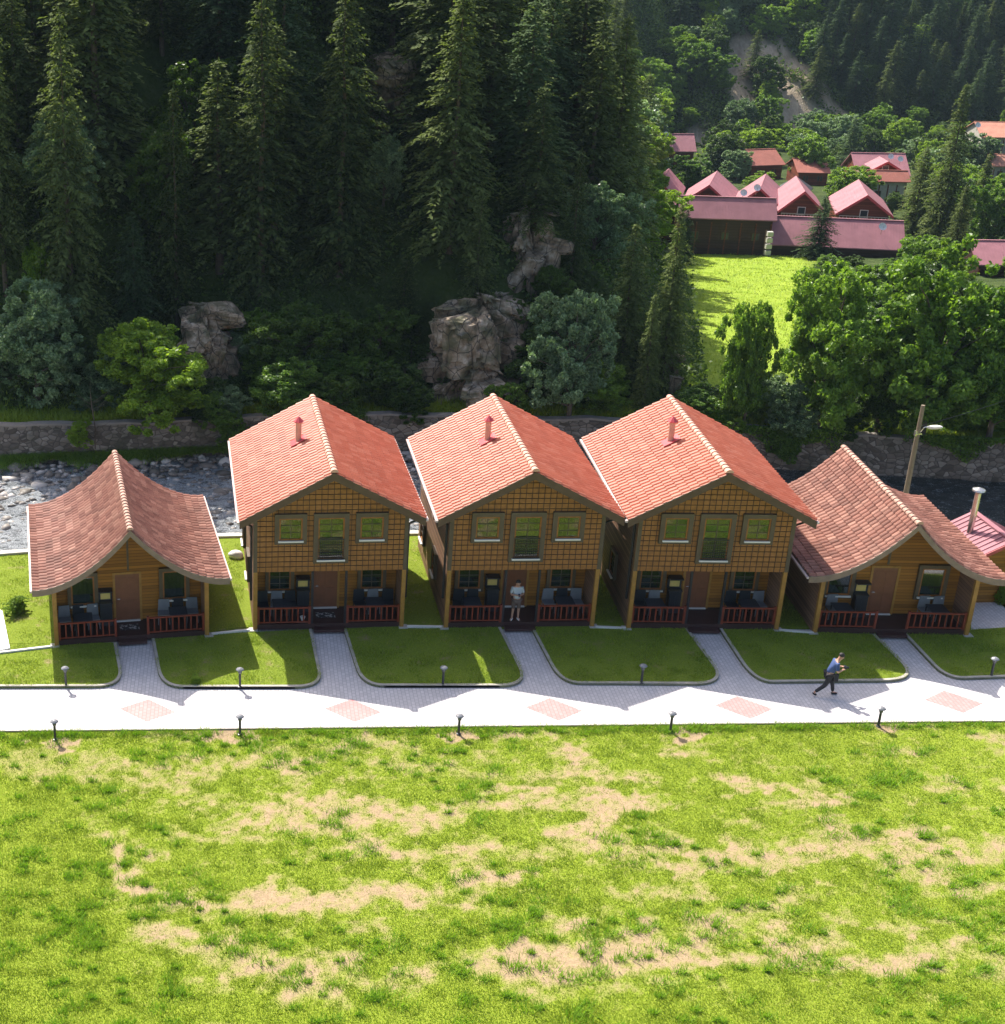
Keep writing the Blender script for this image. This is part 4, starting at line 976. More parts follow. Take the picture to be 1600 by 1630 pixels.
gable_house(1067, 262, 76, 217, 240, R(-4), 'chalet', 'pinkroof', 6, 'topmost rose-roofed house beside the wooded shoulder', None, 'village_house', 'side')
gable_house(1218, 285, 60, 243, 262, R(10), 'chalet', 'redroof', 7, 'bright red roof behind the yellowish tree', None, 'village_house', 'side')
gable_house(1292, 295, 52, 258, 274, R(-6), 'chalet', 'redroof', 7, 'bright red roof right of the round green tree', None, 'village_house', 'side')
gable_house(1398, 318, 84, 250, 278, R(-6), 'chalet', 'pinkroof', 7, 'rose-roofed house with a small dormer and two satellite dishes', None, 'village_house', 'side')
gable_house(1400, 322, 44, 255, 268, R(-6), 'chalet', 'pinkroof', 3, 'small rose gabled porch in front of the dormer house', None, 'porch_building')
gable_house(1408, 330, 64, 274, 288, R(-6), 'plaster', 'redroof', 3, 'low red canopy roof below the dormer house', None, 'canopy', 'side')
gable_house(1590, 262, 72, 200, 218, R(-8), 'plaster', 'orangeroof', 9, 'orange-roofed pale house at the right edge of the village', None, 'village_house', 'side')
gable_house(1600, 290, 50, 250, 264, R(-8), 'plaster', 'orangeroof', 6, 'lower orange-roofed building at the right edge', None, 'village_house', 'side')
# kiosk with a dark pyramid roof
x, y, z = at(1263, 318); s = pxm(y, z); r1 = 29 / s; e = empty('gazebo', (x, y, z), 0, 'small pale pavilion with a dark six-sided roof among the village trees', 'gazebo')
zk, ze = zat(y, 281) - z, zat(y, 299) - z
b = MB(); b.lathe([(r1, ze - .1), (r1, ze), (.05, zk)], 6); b.build('roof', M['darkroof'], e)
b = MB(); b.lathe([(r1 * .78, -1), (r1 * .78, ze * .5)], 6); b.build('wall', M['plaster'], e)
for k in range(6): a = k * math.pi / 3; b = MB(); b.tube([(r1 * .8 * math.cos(a), r1 * .8 * math.sin(a), 0), (r1 * .8 * math.cos(a), r1 * .8 * math.sin(a), ze - .05)], .12, 6); b.build('post', M['fascia'], e)
# white stair kiosk at the end of the long shed
x, y, z = at(1222, 408); e = empty('sign_tower', (x, y, z), 0, 'narrow white stacked stand at the right end of the long dark building', 'stand'); s = pxm(y, z); wv_ = 4.5 / s; hv = zat(y, 368) - z
for k in range(4): b = MB(); b.box(-wv_, wv_, 0, .5, hv * k / 4 + .1, hv * (k + 1) / 4 - .1); b.build('panel', M['concrete'], e)
for sx in (-1, 1): b = MB(); b.box(sx * wv_ - .05, sx * wv_ + .05, .502, .6, -.5, hv); b.build('post', M['fascia'], e)
# satellite dishes
def dish():
    e = empty('satellite_dish'); b = MB(); b.tube([(0, 0, -.6), (0, 0, .35)], .04, 6); b.build('mast', M['steel'], e)
    Mx = Matrix.Translation((0, -.05, .5)) @ Matrix.Rotation(R(60), 4, 'X'); b = MB(Mx); b.lathe([(.05, 0), (.25, .03), (.45, .11), (.55, .18), (.56, .19), (.45, .13), (.25, .05), (.04, .02)], 14); b.build('reflector', M['white'], e)
    b = MB(Mx); b.tube([(0, -.5, .15), (0, 0, .55)], .02, 5); b.build('feed_arm', M['steel'], e); return e
dp = dish()
for k, (px, pb, py, lab) in enumerate([(1054, 262, 214, 'white satellite dish on the topmost rose roof'), (1192, 380, 300, 'white satellite dish between two chalet gables above the long shed'), (1172, 380, 308, 'small satellite dish left of the gap between two chalet gables'), (1404, 318, 250, 'left one of two satellite dishes on the dormer house'), (1420, 318, 254, 'right one of two satellite dishes on the dormer house'), (1394, 408, 362, 'white satellite dish on the long low rose roof'), (1535, 300, 200, 'white satellite dish beside the silvery tree at the right edge')]):
    x, y, z = at(px, pb); d = dp if k == 0 else copy_tree(dp); y -= .3; d.location = (x, y, zat(y, py) - .3); d.scale = (.75,) * 3; tag(d, lab, 'dish', 'satellite dishes in the village')
# ================================================================ TREES
def tree_px(kind, i, mat, px, pbase, ptop, wpx=None, label=None, group=None, name=None, cat='tree', Y=None):
    x, y, z = at(px, pbase)
    if Y is not None: y = Y; a = PITCH + math.atan((pbase - PY) / F); x = x * Y / at(px, pbase)[1]; z = float(far(x, y))
    zt = zat(y, ptop); h = max(1.2, zt - z); ws = 1.
    if wpx:
        nat = (7.6 if kind == 'spruce' else 7.4) * h / (16. if kind == 'spruce' else 8.); ws = wpx / pxm(y, z + h * .4) / nat
    return tree(name or ('spruce' if kind == 'spruce' else 'broadleaf_tree'), kind, i, mat, (x, y, z - .15), h, ws, label, cat, group)
taken = []
def note(e, r=1.6): taken.append((e.location.x, e.location.y, r)); return e
SG = 'spruces on the steep slope across the river'
for k, (px, pb, pt, wp, mat, lab) in enumerate([
    (115, 500, 8, 170, 'spruce', 'tall broad spruce near the left edge of the photo above the pale bushes'),
    (282, 520, 128, 120, 'spruce', 'mid-height spruce with a pointed top between the two tallest spruces on the left'),
    (215, 520, 330, 95, 'spruce_blue', 'small dark young spruce low on the slope above the yellow-green bush'),
    (415, 470, -70, 200, 'spruce', 'very tall broad spruce whose top leaves the photo above the leftmost two-storey cottage'),
    (10, 470, -40, 140, 'spruce', 'dark spruce cut off by the left edge of the photo'),
    (540, 440, -40, 190, 'spruce', 'very dark tall spruce left of the upper crag'),
    (715, 400, -30, 190, 'spruce', 'tall sunlit spruce directly right of the upper crag'),
    (755, 505, 295, 95, 'spruce', 'small spruce standing on the pale cliff behind the middle cottage'),
    (850, 370, 130, 130, 'spruce', 'spruce behind the upper step of the cliff'),
    (905, 480, 230, 90, 'spruce', 'slim spruce right of the upper step of the cliff'),
    (640, 560, 400, 110, 'spruce', 'low dark spruce left of the pale cliff'),
    (985, 620, 350, 120, 'spruce', 'dense dark spruce behind the silver-green tree'),
    (1052, 612, 318, 100, 'spruce', 'dark spruce at the edge of the sunlit meadow, tallest of that pair'),
    (1000, 420, 225, 100, 'spruce', 'spruce on the shoulder of the slope above the meadow edge'),
    (950, 340, 110, 110, 'spruce', 'spruce high on the shoulder of the slope below the far valley'),
    (1022, 660, 460, 80, 'spruce', 'short dark spruce nearest the river at the meadow edge')]):
    note(tree_px('spruce', k, mat, px, pb, pt, wp, lab, SG), 2.2)
for k, (px, pb, pt, wp, mat, lab) in enumerate([
    (905, 668, 440, 165, 'leaf_grey', 'silver-green broadleaf tree in front of the dark spruces behind the middle cottage'),
    (60, 640, 425, 190, 'leaf_grey', 'pale silver-green tree at the foot of the slope by the left edge'),
    (70, 520, 365, 90, 'leaf_bright', 'slender light green tree rising above the pale bushes on the left'),
    (235, 668, 490, 215, 'leaf_bright', 'round yellow-green bushy tree right of the pale tree on the left bank'),
    (1182, 690, 455, 105, 'leaf_mid', 'narrow leafy tree at the left end of the riverside trees by the meadow'),
    (1300, 705, 392, 200, 'leaf_mid', 'big round leafy tree on the river bank behind the right cottage'),
    (1465, 700, 355, 260, 'leaf_mid', 'tallest leafy tree on the river bank, behind the wooden lamp pole'),
    (1390, 710, 520, 150, 'leaf_dark', 'lower dark leafy tree between the two big riverside trees'),
    (1570, 715, 430, 190, 'leaf_mid', 'leafy riverside tree cut off by the right edge of the photo'),
    (1240, 702, 580, 110, 'leaf_grey', 'low silvery leafy tree in front of the big round riverside tree'),
    (600, 600, 470, 150, 'leaf_dark', 'dark leafy bushy tree left of the pale cliff'),
    (470, 610, 470, 170, 'leaf_dark', 'dark leafy thicket tree right of the mossy boulder'),
    (610, 330, 195, 90, 'leaf_grey', 'small bluish-green leafy tree growing below the upper crag'),
    (1500, 500, 372, 90, 'leaf_bright', 'light green leafy tree left of the rose roof at the right edge')]):
    note(tree_px('broad', k, mat, px, pb, pt, wp, lab, 'broadleaf trees along the river'), 2.4)
VG = 'trees among the village houses'
for k, (kind, px, pb, pt, wp, mat, lab) in enumerate([
    ('broad', 1205, 262, 195, 80, 'leaf_bright', 'yellow-green tree left of the brown landslide foot in the village'),
    ('broad', 1282, 290, 208, 80, 'leaf_mid', 'round green tree behind the dark hexagonal roof'),
    ('broad', 1108, 320, 236, 100, 'leaf_mid', 'dense round green tree behind the leftmost visible gables'),
    ('broad', 1045, 300, 236, 60, 'leaf_grey', 'pale green tree below the topmost rose roof'),
    ('broad', 1350, 330, 255, 100, 'leaf_bright', 'broad bright green tree left of the rose dormer house'),
    ('broad', 1432, 240, 190, 70, 'leaf_bright', 'light green tree at the foot of the far slope left of the tall village spruce'),
    ('broad', 1210, 300, 268, 55, 'leaf_bright', 'small yellowish tree in front of the red roofs'),
    ('broad', 1455, 262, 212, 60, 'leaf_grey', 'silvery tree behind the rose dormer house'),
    ('broad', 1552, 285, 205, 80, 'leaf_grey', 'silvery tree left of the orange-roofed house at the right edge'),
    ('broad', 1575, 400, 268, 110, 'leaf_mid', 'large green tree at the right edge above the rose roof'),
    ('broad', 1180, 245, 182, 60, 'leaf_bright', 'light green tree just under the bare landslide'),
    ('broad', 1470, 440, 365, 80, 'leaf_mid', 'leafy tree between the big riverside tree and the village spruces'),
    ('broad', 1420, 345, 300, 50, 'leaf_dark', 'small dark tree right of the rightmost gabled chalet'),
    ('spruce', 1490, 395, 130, 105, 'spruce', 'tallest spruce in the village, right of the chalets'),
    ('spruce', 1450, 380, 230, 80, 'spruce', 'spruce left of the tallest village spruce'),
    ('spruce', 1548, 385, 240, 75, 'spruce', 'spruce right of the tallest village spruce'),
    ('spruce', 1348, 278, 185, 60, 'spruce_blue', 'dark spruce at the foot of the landslide'),
    ('spruce', 1300, 412, 308, 75, 'spruce_blue', 'small bluish spruce in front of the chalets above the meadow'),
    ('spruce', 1085, 420, 330, 55, 'spruce_blue', 'small spruce at the left end of the long shed'),
    ('spruce', 1515, 420, 290, 70, 'spruce', 'shorter spruce in front of the tallest village spruce')]):
    note(tree_px(kind, k, mat, px, pb, pt, wp, lab, VG), 3)
# village buildings keep their ground free of scattered trees
r_ = random.Random(5); cnt = dict(s=0, h=0, f=0, b=0)
BLD = [(1028, 213, 1108, 262), (1198, 243, 1240, 275), (1272, 258, 1308, 282), (1355, 248, 1438, 312), (1236, 280, 1290, 318), (1562, 198, 1600, 270), (1040, 290, 1410, 400), (1548, 388, 1600, 426)]
NOGO = [(590, 95, 655, 215), (785, 340, 900, 470), (695, 495, 800, 640), (285, 495, 360, 640)]
def scatter(n, xr, yr, dmin, pick, ok, lim):
    c = 0
    for _ in range(n):
        x, y = r_.uniform(*xr), r_.uniform(*yr)
        if not ok(x, y): continue
        z = float(far(x, y)); px, py = proj(x, y, z)
        kind, mat, h, ws, lab, grp, name = pick(x, y)
        tpx_, tpy_ = proj(x, y, z + h)
        if px < -90 or px > 1690 or tpy_ > 700 or py < -110: continue
        if any(a <= px <= c_ and py > b_ and tpy_ < d_ and py < d_ + 60 for a, b_, c_, d_ in NOGO): continue
        hw_ = h * .42 * ws * pxm(y, z + h / 2)
        if any(px + hw_ > a and px - hw_ < c_ and tpy_ < d_ - 4 and py > b_ and y < 290 for a, b_, c_, d_ in BLD) and hillm(x, y) < 2: continue
        if any((x - a) ** 2 + (y - b_) ** 2 < (d * dmin / 2.6) ** 2 for a, b_, d in taken): continue
        tree(name, kind, r_.randrange(6), mat, (x, y, z - .2), h, ws, lab, 'tree', grp); taken.append((x, y, 2.6)); c += 1
        if c >= lim: break
    return c
def hillm(x, y):
    xf = float(np.interp(y, [70, 80, 120, 200, 300, 420], [24, 26, 37, 57, 88, 120])); return min(y - float(wallY(x)) - 3.2, (xf - x) * .93)
def pick_hill(x, y):
    if r_.random() < .86: return ('spruce', 'spruce' if r_.random() < .8 else 'spruce_blue', r_.uniform(9, 18), r_.uniform(.95, 1.35), 'dark spruce in the dense forest on the steep slope across the river', SG, 'spruce')
    return ('broad', r_.choice(['leaf_dark', 'leaf_mid', 'leaf_grey']), r_.uniform(5, 9), 1., 'leafy tree among the dark spruces on the steep slope across the river', 'leafy trees in the spruce forest', 'broadleaf_tree')
print('hill', scatter(9000, (-26, 45), (79, 128), 3.5, pick_hill, lambda x, y: hillm(x, y) > 4.5, 190))
def pick_flank(x, y):
    m_ = hillm(x, y)
    if r_.random() < (.75 if m_ > 8 else .35): return ('spruce', 'spruce', r_.uniform(9, 16), 1., 'spruce on the wooded shoulder that falls to the far valley', 'spruces on the far shoulder of the slope', 'spruce')
    return ('broad', r_.choice(['leaf_mid', 'leaf_grey', 'leaf_bright']), r_.uniform(6, 10), 1.1, 'leafy tree on the wooded shoulder that falls to the far valley', 'leafy trees on the far shoulder of the slope', 'broadleaf_tree')
print('flank', scatter(9000, (20, 110), (122, 300), 4.4, pick_flank, lambda x, y: hillm(x, y) > 1.5 and hillm(x, y) < 34, 240))
def inscar(x, y): return any(bool(inpoly(np.array(x), np.array(y), s)) for s in SCARW)
def nearscar(px, py): return any(bool(inpoly(np.array(px), np.array(py - d_), s)) for s in SCARS for d_ in (0, 12, 25, 40, 55, 70))
def pick_far(x, y):
    px, py = proj(x, y, float(far(x, y)))
    pc = .85 if px > 1330 + (py - 100) * .6 else .25
    if r_.random() < pc: return ('spruce', 'spruce_blue' if r_.random() < .6 else 'spruce', r_.uniform(9, 15), 1.25, 'spruce on the far mountainside above the village', 'spruces on the far mountainside', 'spruce')
    return ('broad', r_.choice(['leaf_mid', 'leaf_bright', 'leaf_mid', 'leaf_bright', 'leaf_dark', 'leaf_grey']), r_.uniform(6, 10), 1.15, 'leafy tree on the far mountainside around the landslide', 'leafy trees on the far mountainside', 'broadleaf_tree')
print('far', scatter(16000, (60, 210), (296, 372), 4.0, pick_far, lambda x, y: hillm(x, y) < 1 and not inscar(x, y) and not (nearscar(*proj(x, y, float(far(x, y)))) and r_.random() < .9), 420))
def pick_val(x, y): return ('broad', r_.choice(['leaf_mid', 'leaf_bright', 'leaf_grey', 'leaf_dark']), r_.uniform(4.5, 8), 1.1, 'small leafy tree between the village houses and the far slope', 'small leafy trees in the village', 'broadleaf_tree')
def ok_val(x, y):
    px, py = proj(x, y, float(far(x, y))); return hillm(x, y) < 1 and not inscar(x, y) and (py < 305 or px > 1440) and (py < 400)
print('val', scatter(5000, (50, 190), (165, 298), 5.0, pick_val, ok_val, 110))
def pick_bank(x, y): return ('broad', r_.choice(['leaf_mid', 'leaf_dark']), r_.uniform(3, 6), 1.3, 'bushy green tree between the riverside trees and the village', 'bushes behind the riverside trees', 'broadleaf_tree')
print('bank', scatter(3000, (36, 75), (80, 135), 4.0, pick_bank, lambda x, y: hillm(x, y) < -3 and proj(x, y, float(far(x, y)))[0] > 1290, 60))
# shrubs along the foot of the slope
SB = ['leaf_dark', 'leaf_dark', 'leaf_mid', 'leaf_grey']
k = 0
for i in range(120):
    px = r_.uniform(-20, 1090); pb = r_.uniform(560, 662) if px > 340 else r_.uniform(560, 650)
    if 675 < px < 835 or 300 < px < 355: continue
    x, y, z = at(px, pb)
    if any((x - a) ** 2 + (y - b_) ** 2 < 1.7 ** 2 for a, b_, d in taken): continue
    m_ = r_.choice(SB) if px > 330 else r_.choice(['leaf_grey', 'leaf_mid', 'leaf_bright'])
    tree('shrub', 'broad', r_.randrange(5), m_, (x, y, z - .5), r_.uniform(2.2, 4.2), 1.5, 'leafy shrub in the thicket at the foot of the wooded slope', 'shrub', 'shrubs at the foot of the slope'); taken.append((x, y, 1.7)); k += 1
for i in range(46):
    px = r_.uniform(1085, 1620); pb = r_.uniform(655, 700); x, y, z = at(px, pb)
    if any((x - a) ** 2 + (y - b_) ** 2 < 1.0 for a, b_, d in taken): continue
    tree('shrub', 'broad', r_.randrange(5), r_.choice(['leaf_mid', 'leaf_bright', 'leaf_dark']), (x, y, z - .5), r_.uniform(1.5, 2.8), 1.6, 'low leafy shrub along the wall under the riverside trees', 'shrub', 'shrubs under the riverside trees'); taken.append((x, y, 1.))
for px, pb, h_, m_, lab in ((312, 655, 3.2, 'leaf_dark', 'dark shrub overlapping the left side of the mossy boulder'), (345, 662, 2.4, 'leaf_mid', 'green shrub at the foot of the mossy boulder'), (812, 520, 2.6, 'leaf_dark', 'dark shrub on the ledge between the two steps of the cliff'), (800, 655, 2.6, 'leaf_mid', 'green shrub at the right foot of the pale cliff'), (868, 475, 2.8, 'leaf_dark', 'dark shrub at the right side of the upper rock step')):
    x, y, z = at(px, pb); tree('shrub', 'broad', px % 5, m_, (x, y - 1.2, z - .4), h_, 1.2, lab, 'shrub', 'shrubs around the rocks')
print('shrubs', k)
# undergrowth as one mass on the slopes
n = 420000; x = rng.uniform(-28, 100, n); y = rng.uniform(76, 300, n) ; y = np.where(rng.random(n) < .6, 76 + (y - 76) * .25, y)
xf = np.interp(y, [70, 80, 120, 200, 300, 420], [24, 26, 37, 57, 88, 120]); m_ = np.minimum(y - wallY(x) - 3.2, (xf - x) * .93)
z = far(x, y); ax, ay = proj(x, y, z); d = vnoise(x, y, .35) * .6 + vnoise(x, y, 1.1) * .4
k = (m_ > -1.2) & (ax > -60) & (ax < 1660) & (ay > -60) & (d > .38)
x, y, z, d = x[k], y[k], z[k], d[k]
V, Fc = leaves(np.c_[x, y, z + rng.random(len(x)) * (.2 + 1.8 * (d - .38) * 3)], .14)
V = V.reshape(-1, 4, 3); c = V.mean(1, keepdims=True); V = (c + (V - c) * (1 + np.clip((y - 100) / 90, 0, 1.2))[:, None, None]).reshape(-1, 3)
o = npmesh('undergrowth', V, Fc, M['leaf_undergrowth']); tag(o, 'dark leafy undergrowth covering the steep slopes between the trees', 'undergrowth', kind='stuff')
n = 260000; x = rng.uniform(55, 215, n); y = rng.uniform(285, 372, n); z = far(x, y); ax, ay = proj(x, y, z)
insc = np.zeros(n, bool)
for s in SCARW: insc |= inpoly(x, y, s)
k = (ax > 850) & (ax < 1660) & (ay > -60) & ~(insc & (rng.random(n) > .02)); x, y, z = x[k], y[k], z[k]
V, Fc = leaves(np.c_[x, y, z + rng.random(len(x)) * (.3 + 2 * vnoise(x, y, .15))], .34)
o = npmesh('undergrowth', V, Fc, leafmat('mountain_bush_leaves', (.03, .065, .014), (.15, .22, .04), .3, None, .5, 0, .1)); tag(o, 'green scrub covering the far mountainside around the landslide', 'undergrowth', kind='stuff')
# ---- crags
def crag(name, px, pbase, ptop, wpx, depth, seed, label, lean=0.):
    x, y, z = at(px, pbase); h = zat(y, ptop) - z; wd = wpx / pxm(y, z + h / 2) / 2
    n, m_ = 84, 64; vs = []; S = Vector((seed * 7.3, seed * 3.1, 0))
    for i in range(m_ + 1):
        t = i / m_; prof_ = (1 - max(0, (t - .8) / .2) ** 3 * .75) * (1.05 - .25 * t)
        for k in range(n):
            a = 2 * math.pi * k / n; c, s_ = math.cos(a), math.sin(a); q = (abs(c) ** 3.2 + abs(s_) ** 3.2) ** (-1 / 3.2)
            p = Vector((c * q * wd * prof_, s_ * q * depth * prof_, t * (h + .6) - .6)); w0 = p * .55 + S
            w0.z *= .7
            d, pt = mnoise.voronoi(w0); cell = mnoise.cell(pt[0] * 5.1); d2, pt2 = mnoise.voronoi(w0 * 2.3)
            rv = mnoise.cell_vector(pt[0] * 7.7) - Vector((.5, .5, .5)); rv2 = mnoise.cell_vector(pt2[0] * 5.3) - Vector((.5, .5, .5)); off = cell * .75 * wd ** .5 + (w0 - pt[0]).dot(rv) * 2.6 + (w0 * 2.3 - pt2[0]).dot(rv2) * .8 + mnoise.cell(pt2[0] * 3.3) * .28 - (.25 if d[1] - d[0] < .06 else 0) + mnoise.fractal(w0 * 2.2, 1, 2, 3) * .1
            top = mnoise.noise(Vector((p.x * .8, p.y * .8, seed))) * .7 * t
            vs.append((p.x + c * off + lean * t * wd, p.y + s_ * off + depth * .8 + t * .8, p.z + top))
    vs.append((lean * wd, depth * .8 + .8, h))
    fs = [(i * n + k, i * n + (k + 1) % n, (i + 1) * n + (k + 1) % n, (i + 1) * n + k) for i in range(m_) for k in range(n)] + [(m_ * n + k, m_ * n + (k + 1) % n, (m_ + 1) * n) for k in range(n)]
    b = MB(); b.add(vs, fs); o = b.build(name, M['crag']); o.location = (x, y, z); return tag(o, label, 'rock')
def cragmat():
    m, nt, p, L = newmat('craggy_rock'); v = tex(nt)
    n = noise(nt, v, 1.2, 9, .7); c = ramp(nt, n, [(.3, (.06, .045, .028)), (.48, (.28, .205, .13)), (.68, (.62, .53, .41))])
    g = N(nt, 'NewGeometry'); s = N(nt, 'SeparateXYZ'); L(g.outputs['Normal'], s.inputs[0])
    c = mix(nt, math_(nt, 'MULTIPLY', ramp2(nt, noise(nt, v, .8, 5), .48, .6), .7), c, (.05, .065, .02))
    vd = N(nt, 'TexVoronoi', feature='DISTANCE_TO_EDGE'); vd.inputs['Scale'].default_value = 1.5; L(mapping(nt, v, (1, 1, .6)), vd.inputs[0])
    c = mix(nt, ramp2(nt, vd.outputs[0], .04, .0), c, (.03, .028, .022))
    L(c, p.inputs['Base Color']); p.inputs['Roughness'].default_value = .9; L(bump(nt, n, 1, .3), p.inputs['Normal']); return m
M['crag'] = cragmat()
crag('cliff', 768, 648, 492, 135, 2.2, 3, 'pale fractured cliff rising from the river bank behind the middle cottage')
crag('cliff', 845, 470, 345, 95, 2.0, 4, 'upper step of rock above the pale cliff with a flat top')
crag('cliff', 335, 650, 500, 66, 1.6, 5, 'mossy leaning boulder between the yellow-green bush and the dark thicket', -.5)
crag('cliff', 620, 215, 95, 60, 2, 6, 'high narrow crag among the tall dark spruces')
crag('rock', 1072, 622, 575, 26, .8, 7, 'small grey rock at the foot of the dark spruces at the meadow edge')

# ---- every forest tree gets a label of its own from where it stands
ORD = 'first second third fourth fifth sixth seventh eighth ninth tenth eleventh twelfth thirteenth fourteenth fifteenth sixteenth seventeenth eighteenth nineteenth twentieth twenty-first twenty-second twenty-third twenty-fourth twenty-fifth twenty-sixth twenty-seventh twenty-eighth twenty-ninth thirtieth thirty-first thirty-second thirty-third thirty-fourth thirty-fifth'.split()
bpy.context.view_layer.update()
groups = {}
for o in list(COL.objects):
    if o.parent or not o.get('group') or o.type != 'EMPTY' or o.name.split('.')[0] not in ('spruce', 'broadleaf_tree', 'shrub'): continue
    groups.setdefault(o['label'], []).append(o)
def zone(o):
    px, py = proj(*o.location); ptop = proj(o.location.x, o.location.y, o.location.z + (16 if 'spruce' in o.name else 8) * o.scale.z)[1]
    cols = [(100, 'at the left edge'), (210, 'behind the leftmost bungalow'), (360, 'left of the first red roof'), (520, 'above the first red roof'), (660, 'between the first two red roofs'), (800, 'above the middle red roof'), (930, 'right of the cliff'), (1090, 'above the third red roof'), (1150, 'left of the landslide'), (1240, 'at the landslide'), (1330, 'right of the landslide'), (1420, 'above the dormer house'), (1500, 'above the tallest village spruce'), (9999, 'by the right edge')]
    cw = next(t for l, t in cols if px < l); q = (py + ptop) / 2
    rw = 'very highest' if q < -20 else 'highest' if q < 20 else 'high' if q < 80 else 'upper' if q < 160 else 'middle' if q < 260 else 'low' if q < 400 else 'lowest'
    return px, cw, rw
for lab, obs in groups.items():
    if len(obs) < 2: continue
    kind_ = {'spruce': 'spruce', 'broadleaf_tree': 'leafy tree', 'shrub': 'shrub'}[obs[0].name.split('.')[0]]
    where_ = 'riverside slope' if 'across' in lab else 'wooded shoulder' if 'shoulder' in lab else 'far mountain' if 'mountainside' in lab else 'village' if 'village houses' in lab else 'riverside' if 'river' in lab else 'thicket' if 'thicket' in lab else 'bank'
    Z = {}
    for o in obs: px, cw, rw = zone(o); Z.setdefault((cw, rw), []).append((px, o))
    for (cw, rw), L_ in Z.items():
        L_.sort(key=lambda q: q[0])
        for i, (px, o) in enumerate(L_):
            od = '' if len(L_) == 1 else 'rightmost ' if i == len(L_) - 1 else ORD[min(i, 34)] + ' '
            o['label'] = f'{od}{rw} {kind_} of the {where_} {cw}'
# ================================================================ SMALL THINGS
def bollard():
    e = empty('bollard_light'); b = MB(); b.lathe([(.085, 0), (.085, .02), (.045, .03), (.045, .56), (.05, .57)], 12); b.build('post', M['lamp_post'], e)
    b = MB(); b.lathe([(.06, .565), (.075, .6), (.075, .68), (.05, .70)], 12); b.build('lens', M['lens'], e)
    b = MB(); b.lathe([(.13, .70), (.15, .715), (.12, .75), (.06, .785), (.01, .79)], 14); b.build('cap', M['capm'], e); return e
M['lens'] = plain('frosted_lens', (.12, .12, .13), .15); M['capm'] = plain('grey_cap', (.20, .20, .21), .3)
bp = bollard()
for k, (px, py, z, lab) in enumerate([(105, 1091, .12, 'bollard light on the lawn in front of the leftmost bungalow'), (382, 1093, .12, 'bollard light on the lawn between the leftmost bungalow and the next cottage'), (705, 1090, .12, 'bollard light on the lawn left of the path to the middle cottage'), (1021, 1087, .12, 'bollard light on the lawn between the middle and the right cottage'), (1578, 1076, .12, 'bollard light on the lawn in front of the rightmost bungalow'),
                             (88, 1177, -.03, 'bollard light in the field edge at the far left of the path'), (382, 1169, -.03, 'bollard light in the field edge between the first two pink paving diamonds'), (730, 1168, -.03, 'bollard light in the field edge left of the pink diamond before the middle cottage'), (1067, 1164, -.03, 'bollard light in the field edge left of the fourth pink diamond'), (1398, 1156, -.03, 'bollard light in the field edge nearest the walking man')]):
    b_ = bp if k == 0 else copy_tree(bp); x, y = gp(px, py, z); b_.location = (x, y, z); tag(b_, lab, 'lamp', 'bollard lights along the path')
# wooden street-lamp pole
x, y = gp(1437, 812, .1); e = empty('street_lamp', (x, y, .1), 0, 'weathered wooden pole with a pale cobra-head lamp by the river', 'lamp'); ht = zat(y, 645) - .1
b = MB(); b.tube([(0, 0, -.3), (0, 0, ht * .5), (.0, 0, ht)], [.13, .11, .085], 10); b.build('pole', M['pole'], e)
zl = zat(y, 684) - .1
b = MB(); b.tube([(.08, -.05, zl - .1), (.15, -.15, zl + .15), (.3, -.3, zl + .28)], .03, 6); b.build('arm', M['steel'], e)
b = MB(Matrix.Translation((.48, -.5, zl + .30)) @ Matrix.Rotation(R(-42), 4, 'Z') @ Matrix.Rotation(R(-14), 4, 'Y')); b.ball((0, 0, 0), (.36, .14, .10), 12, 8); hd = b.build('lamp_head', M['sill'], e, smooth=True)
b = MB(); b.box(-.14, -.06, -.08, .08, zl - .3, zl - .05); b.box(-.15, .15, -.13, -.09, zl - .2, zl - .14); b.build('bracket', M['steel'], e)
pts = []; A = Vector((x, y, .1 + zl + .15)); B_ = Vector((x + 22, y + 16, .1 + zl + .9))
for i in range(17): t = i / 16; p = A.lerp(B_, t); p.z -= 1.2 * 4 * t * (1 - t) * .5; pts.append(p)
b = MB(); b.tube(pts, .014, 5); o = b.build('power_cable', M['iron']); tag(o, 'thin dark cable running from the wooden lamp pole to the right', 'cable')
# rose metal-roofed outbuilding with a steel flue, right edge
x, y = gp(1585, 925, .1); e = empty('outbuilding', (31.2, 53.45, .1), R(3), 'ochre wooden outbuilding with a rose metal roof cut off by the right edge', 'house')
W, D = 2.4, 2.4; zk, ze, hw = 2.85, 2.1, 1.45; a = W / 2
rt = lambda q: zk - (zk - ze) * abs(q) / hw - .1
b = MB(); b.prism([(-a, -.2), (a, -.2), (a, rt(a)), (0, rt(0)), (-a, rt(a))], 0, D, 'y'); b.build('wall', M['plank'], e)
roofs = []
for sd in (-1, 1):
    b = MB(); b.prism([(0, zk), (sd * hw, ze), (sd * hw, ze - .08), (0, zk - .08)], -.4, D + .4, 'y'); rr = b.build('roof', M['pinkroof'], e); roofs.append(rr)
    b = MB(); S = math.hypot(hw, zk - ze)
    for i in range(11):
        yy = -.32 + i * (D + .7) / 10.6; b.add([(sd * q, yy + k_, zz) for k_ in (-.03, .03) for q, zz in ((.02, zk + .0), (hw - .01, ze), (hw - .01, ze + .035), (.02, zk + .035))], [(0, 1, 2, 3), (7, 6, 5, 4), (0, 4, 5, 1), (2, 6, 7, 3), (1, 5, 6, 2), (0, 3, 7, 4)])
    b.build('standing_seams', M['pinkroof'], rr)
b = MB(); b.box(-.12, .12, -.42, D + .42, zk - .02, zk + .04); b.build('ridge_cap', M['pinkroof'], e)
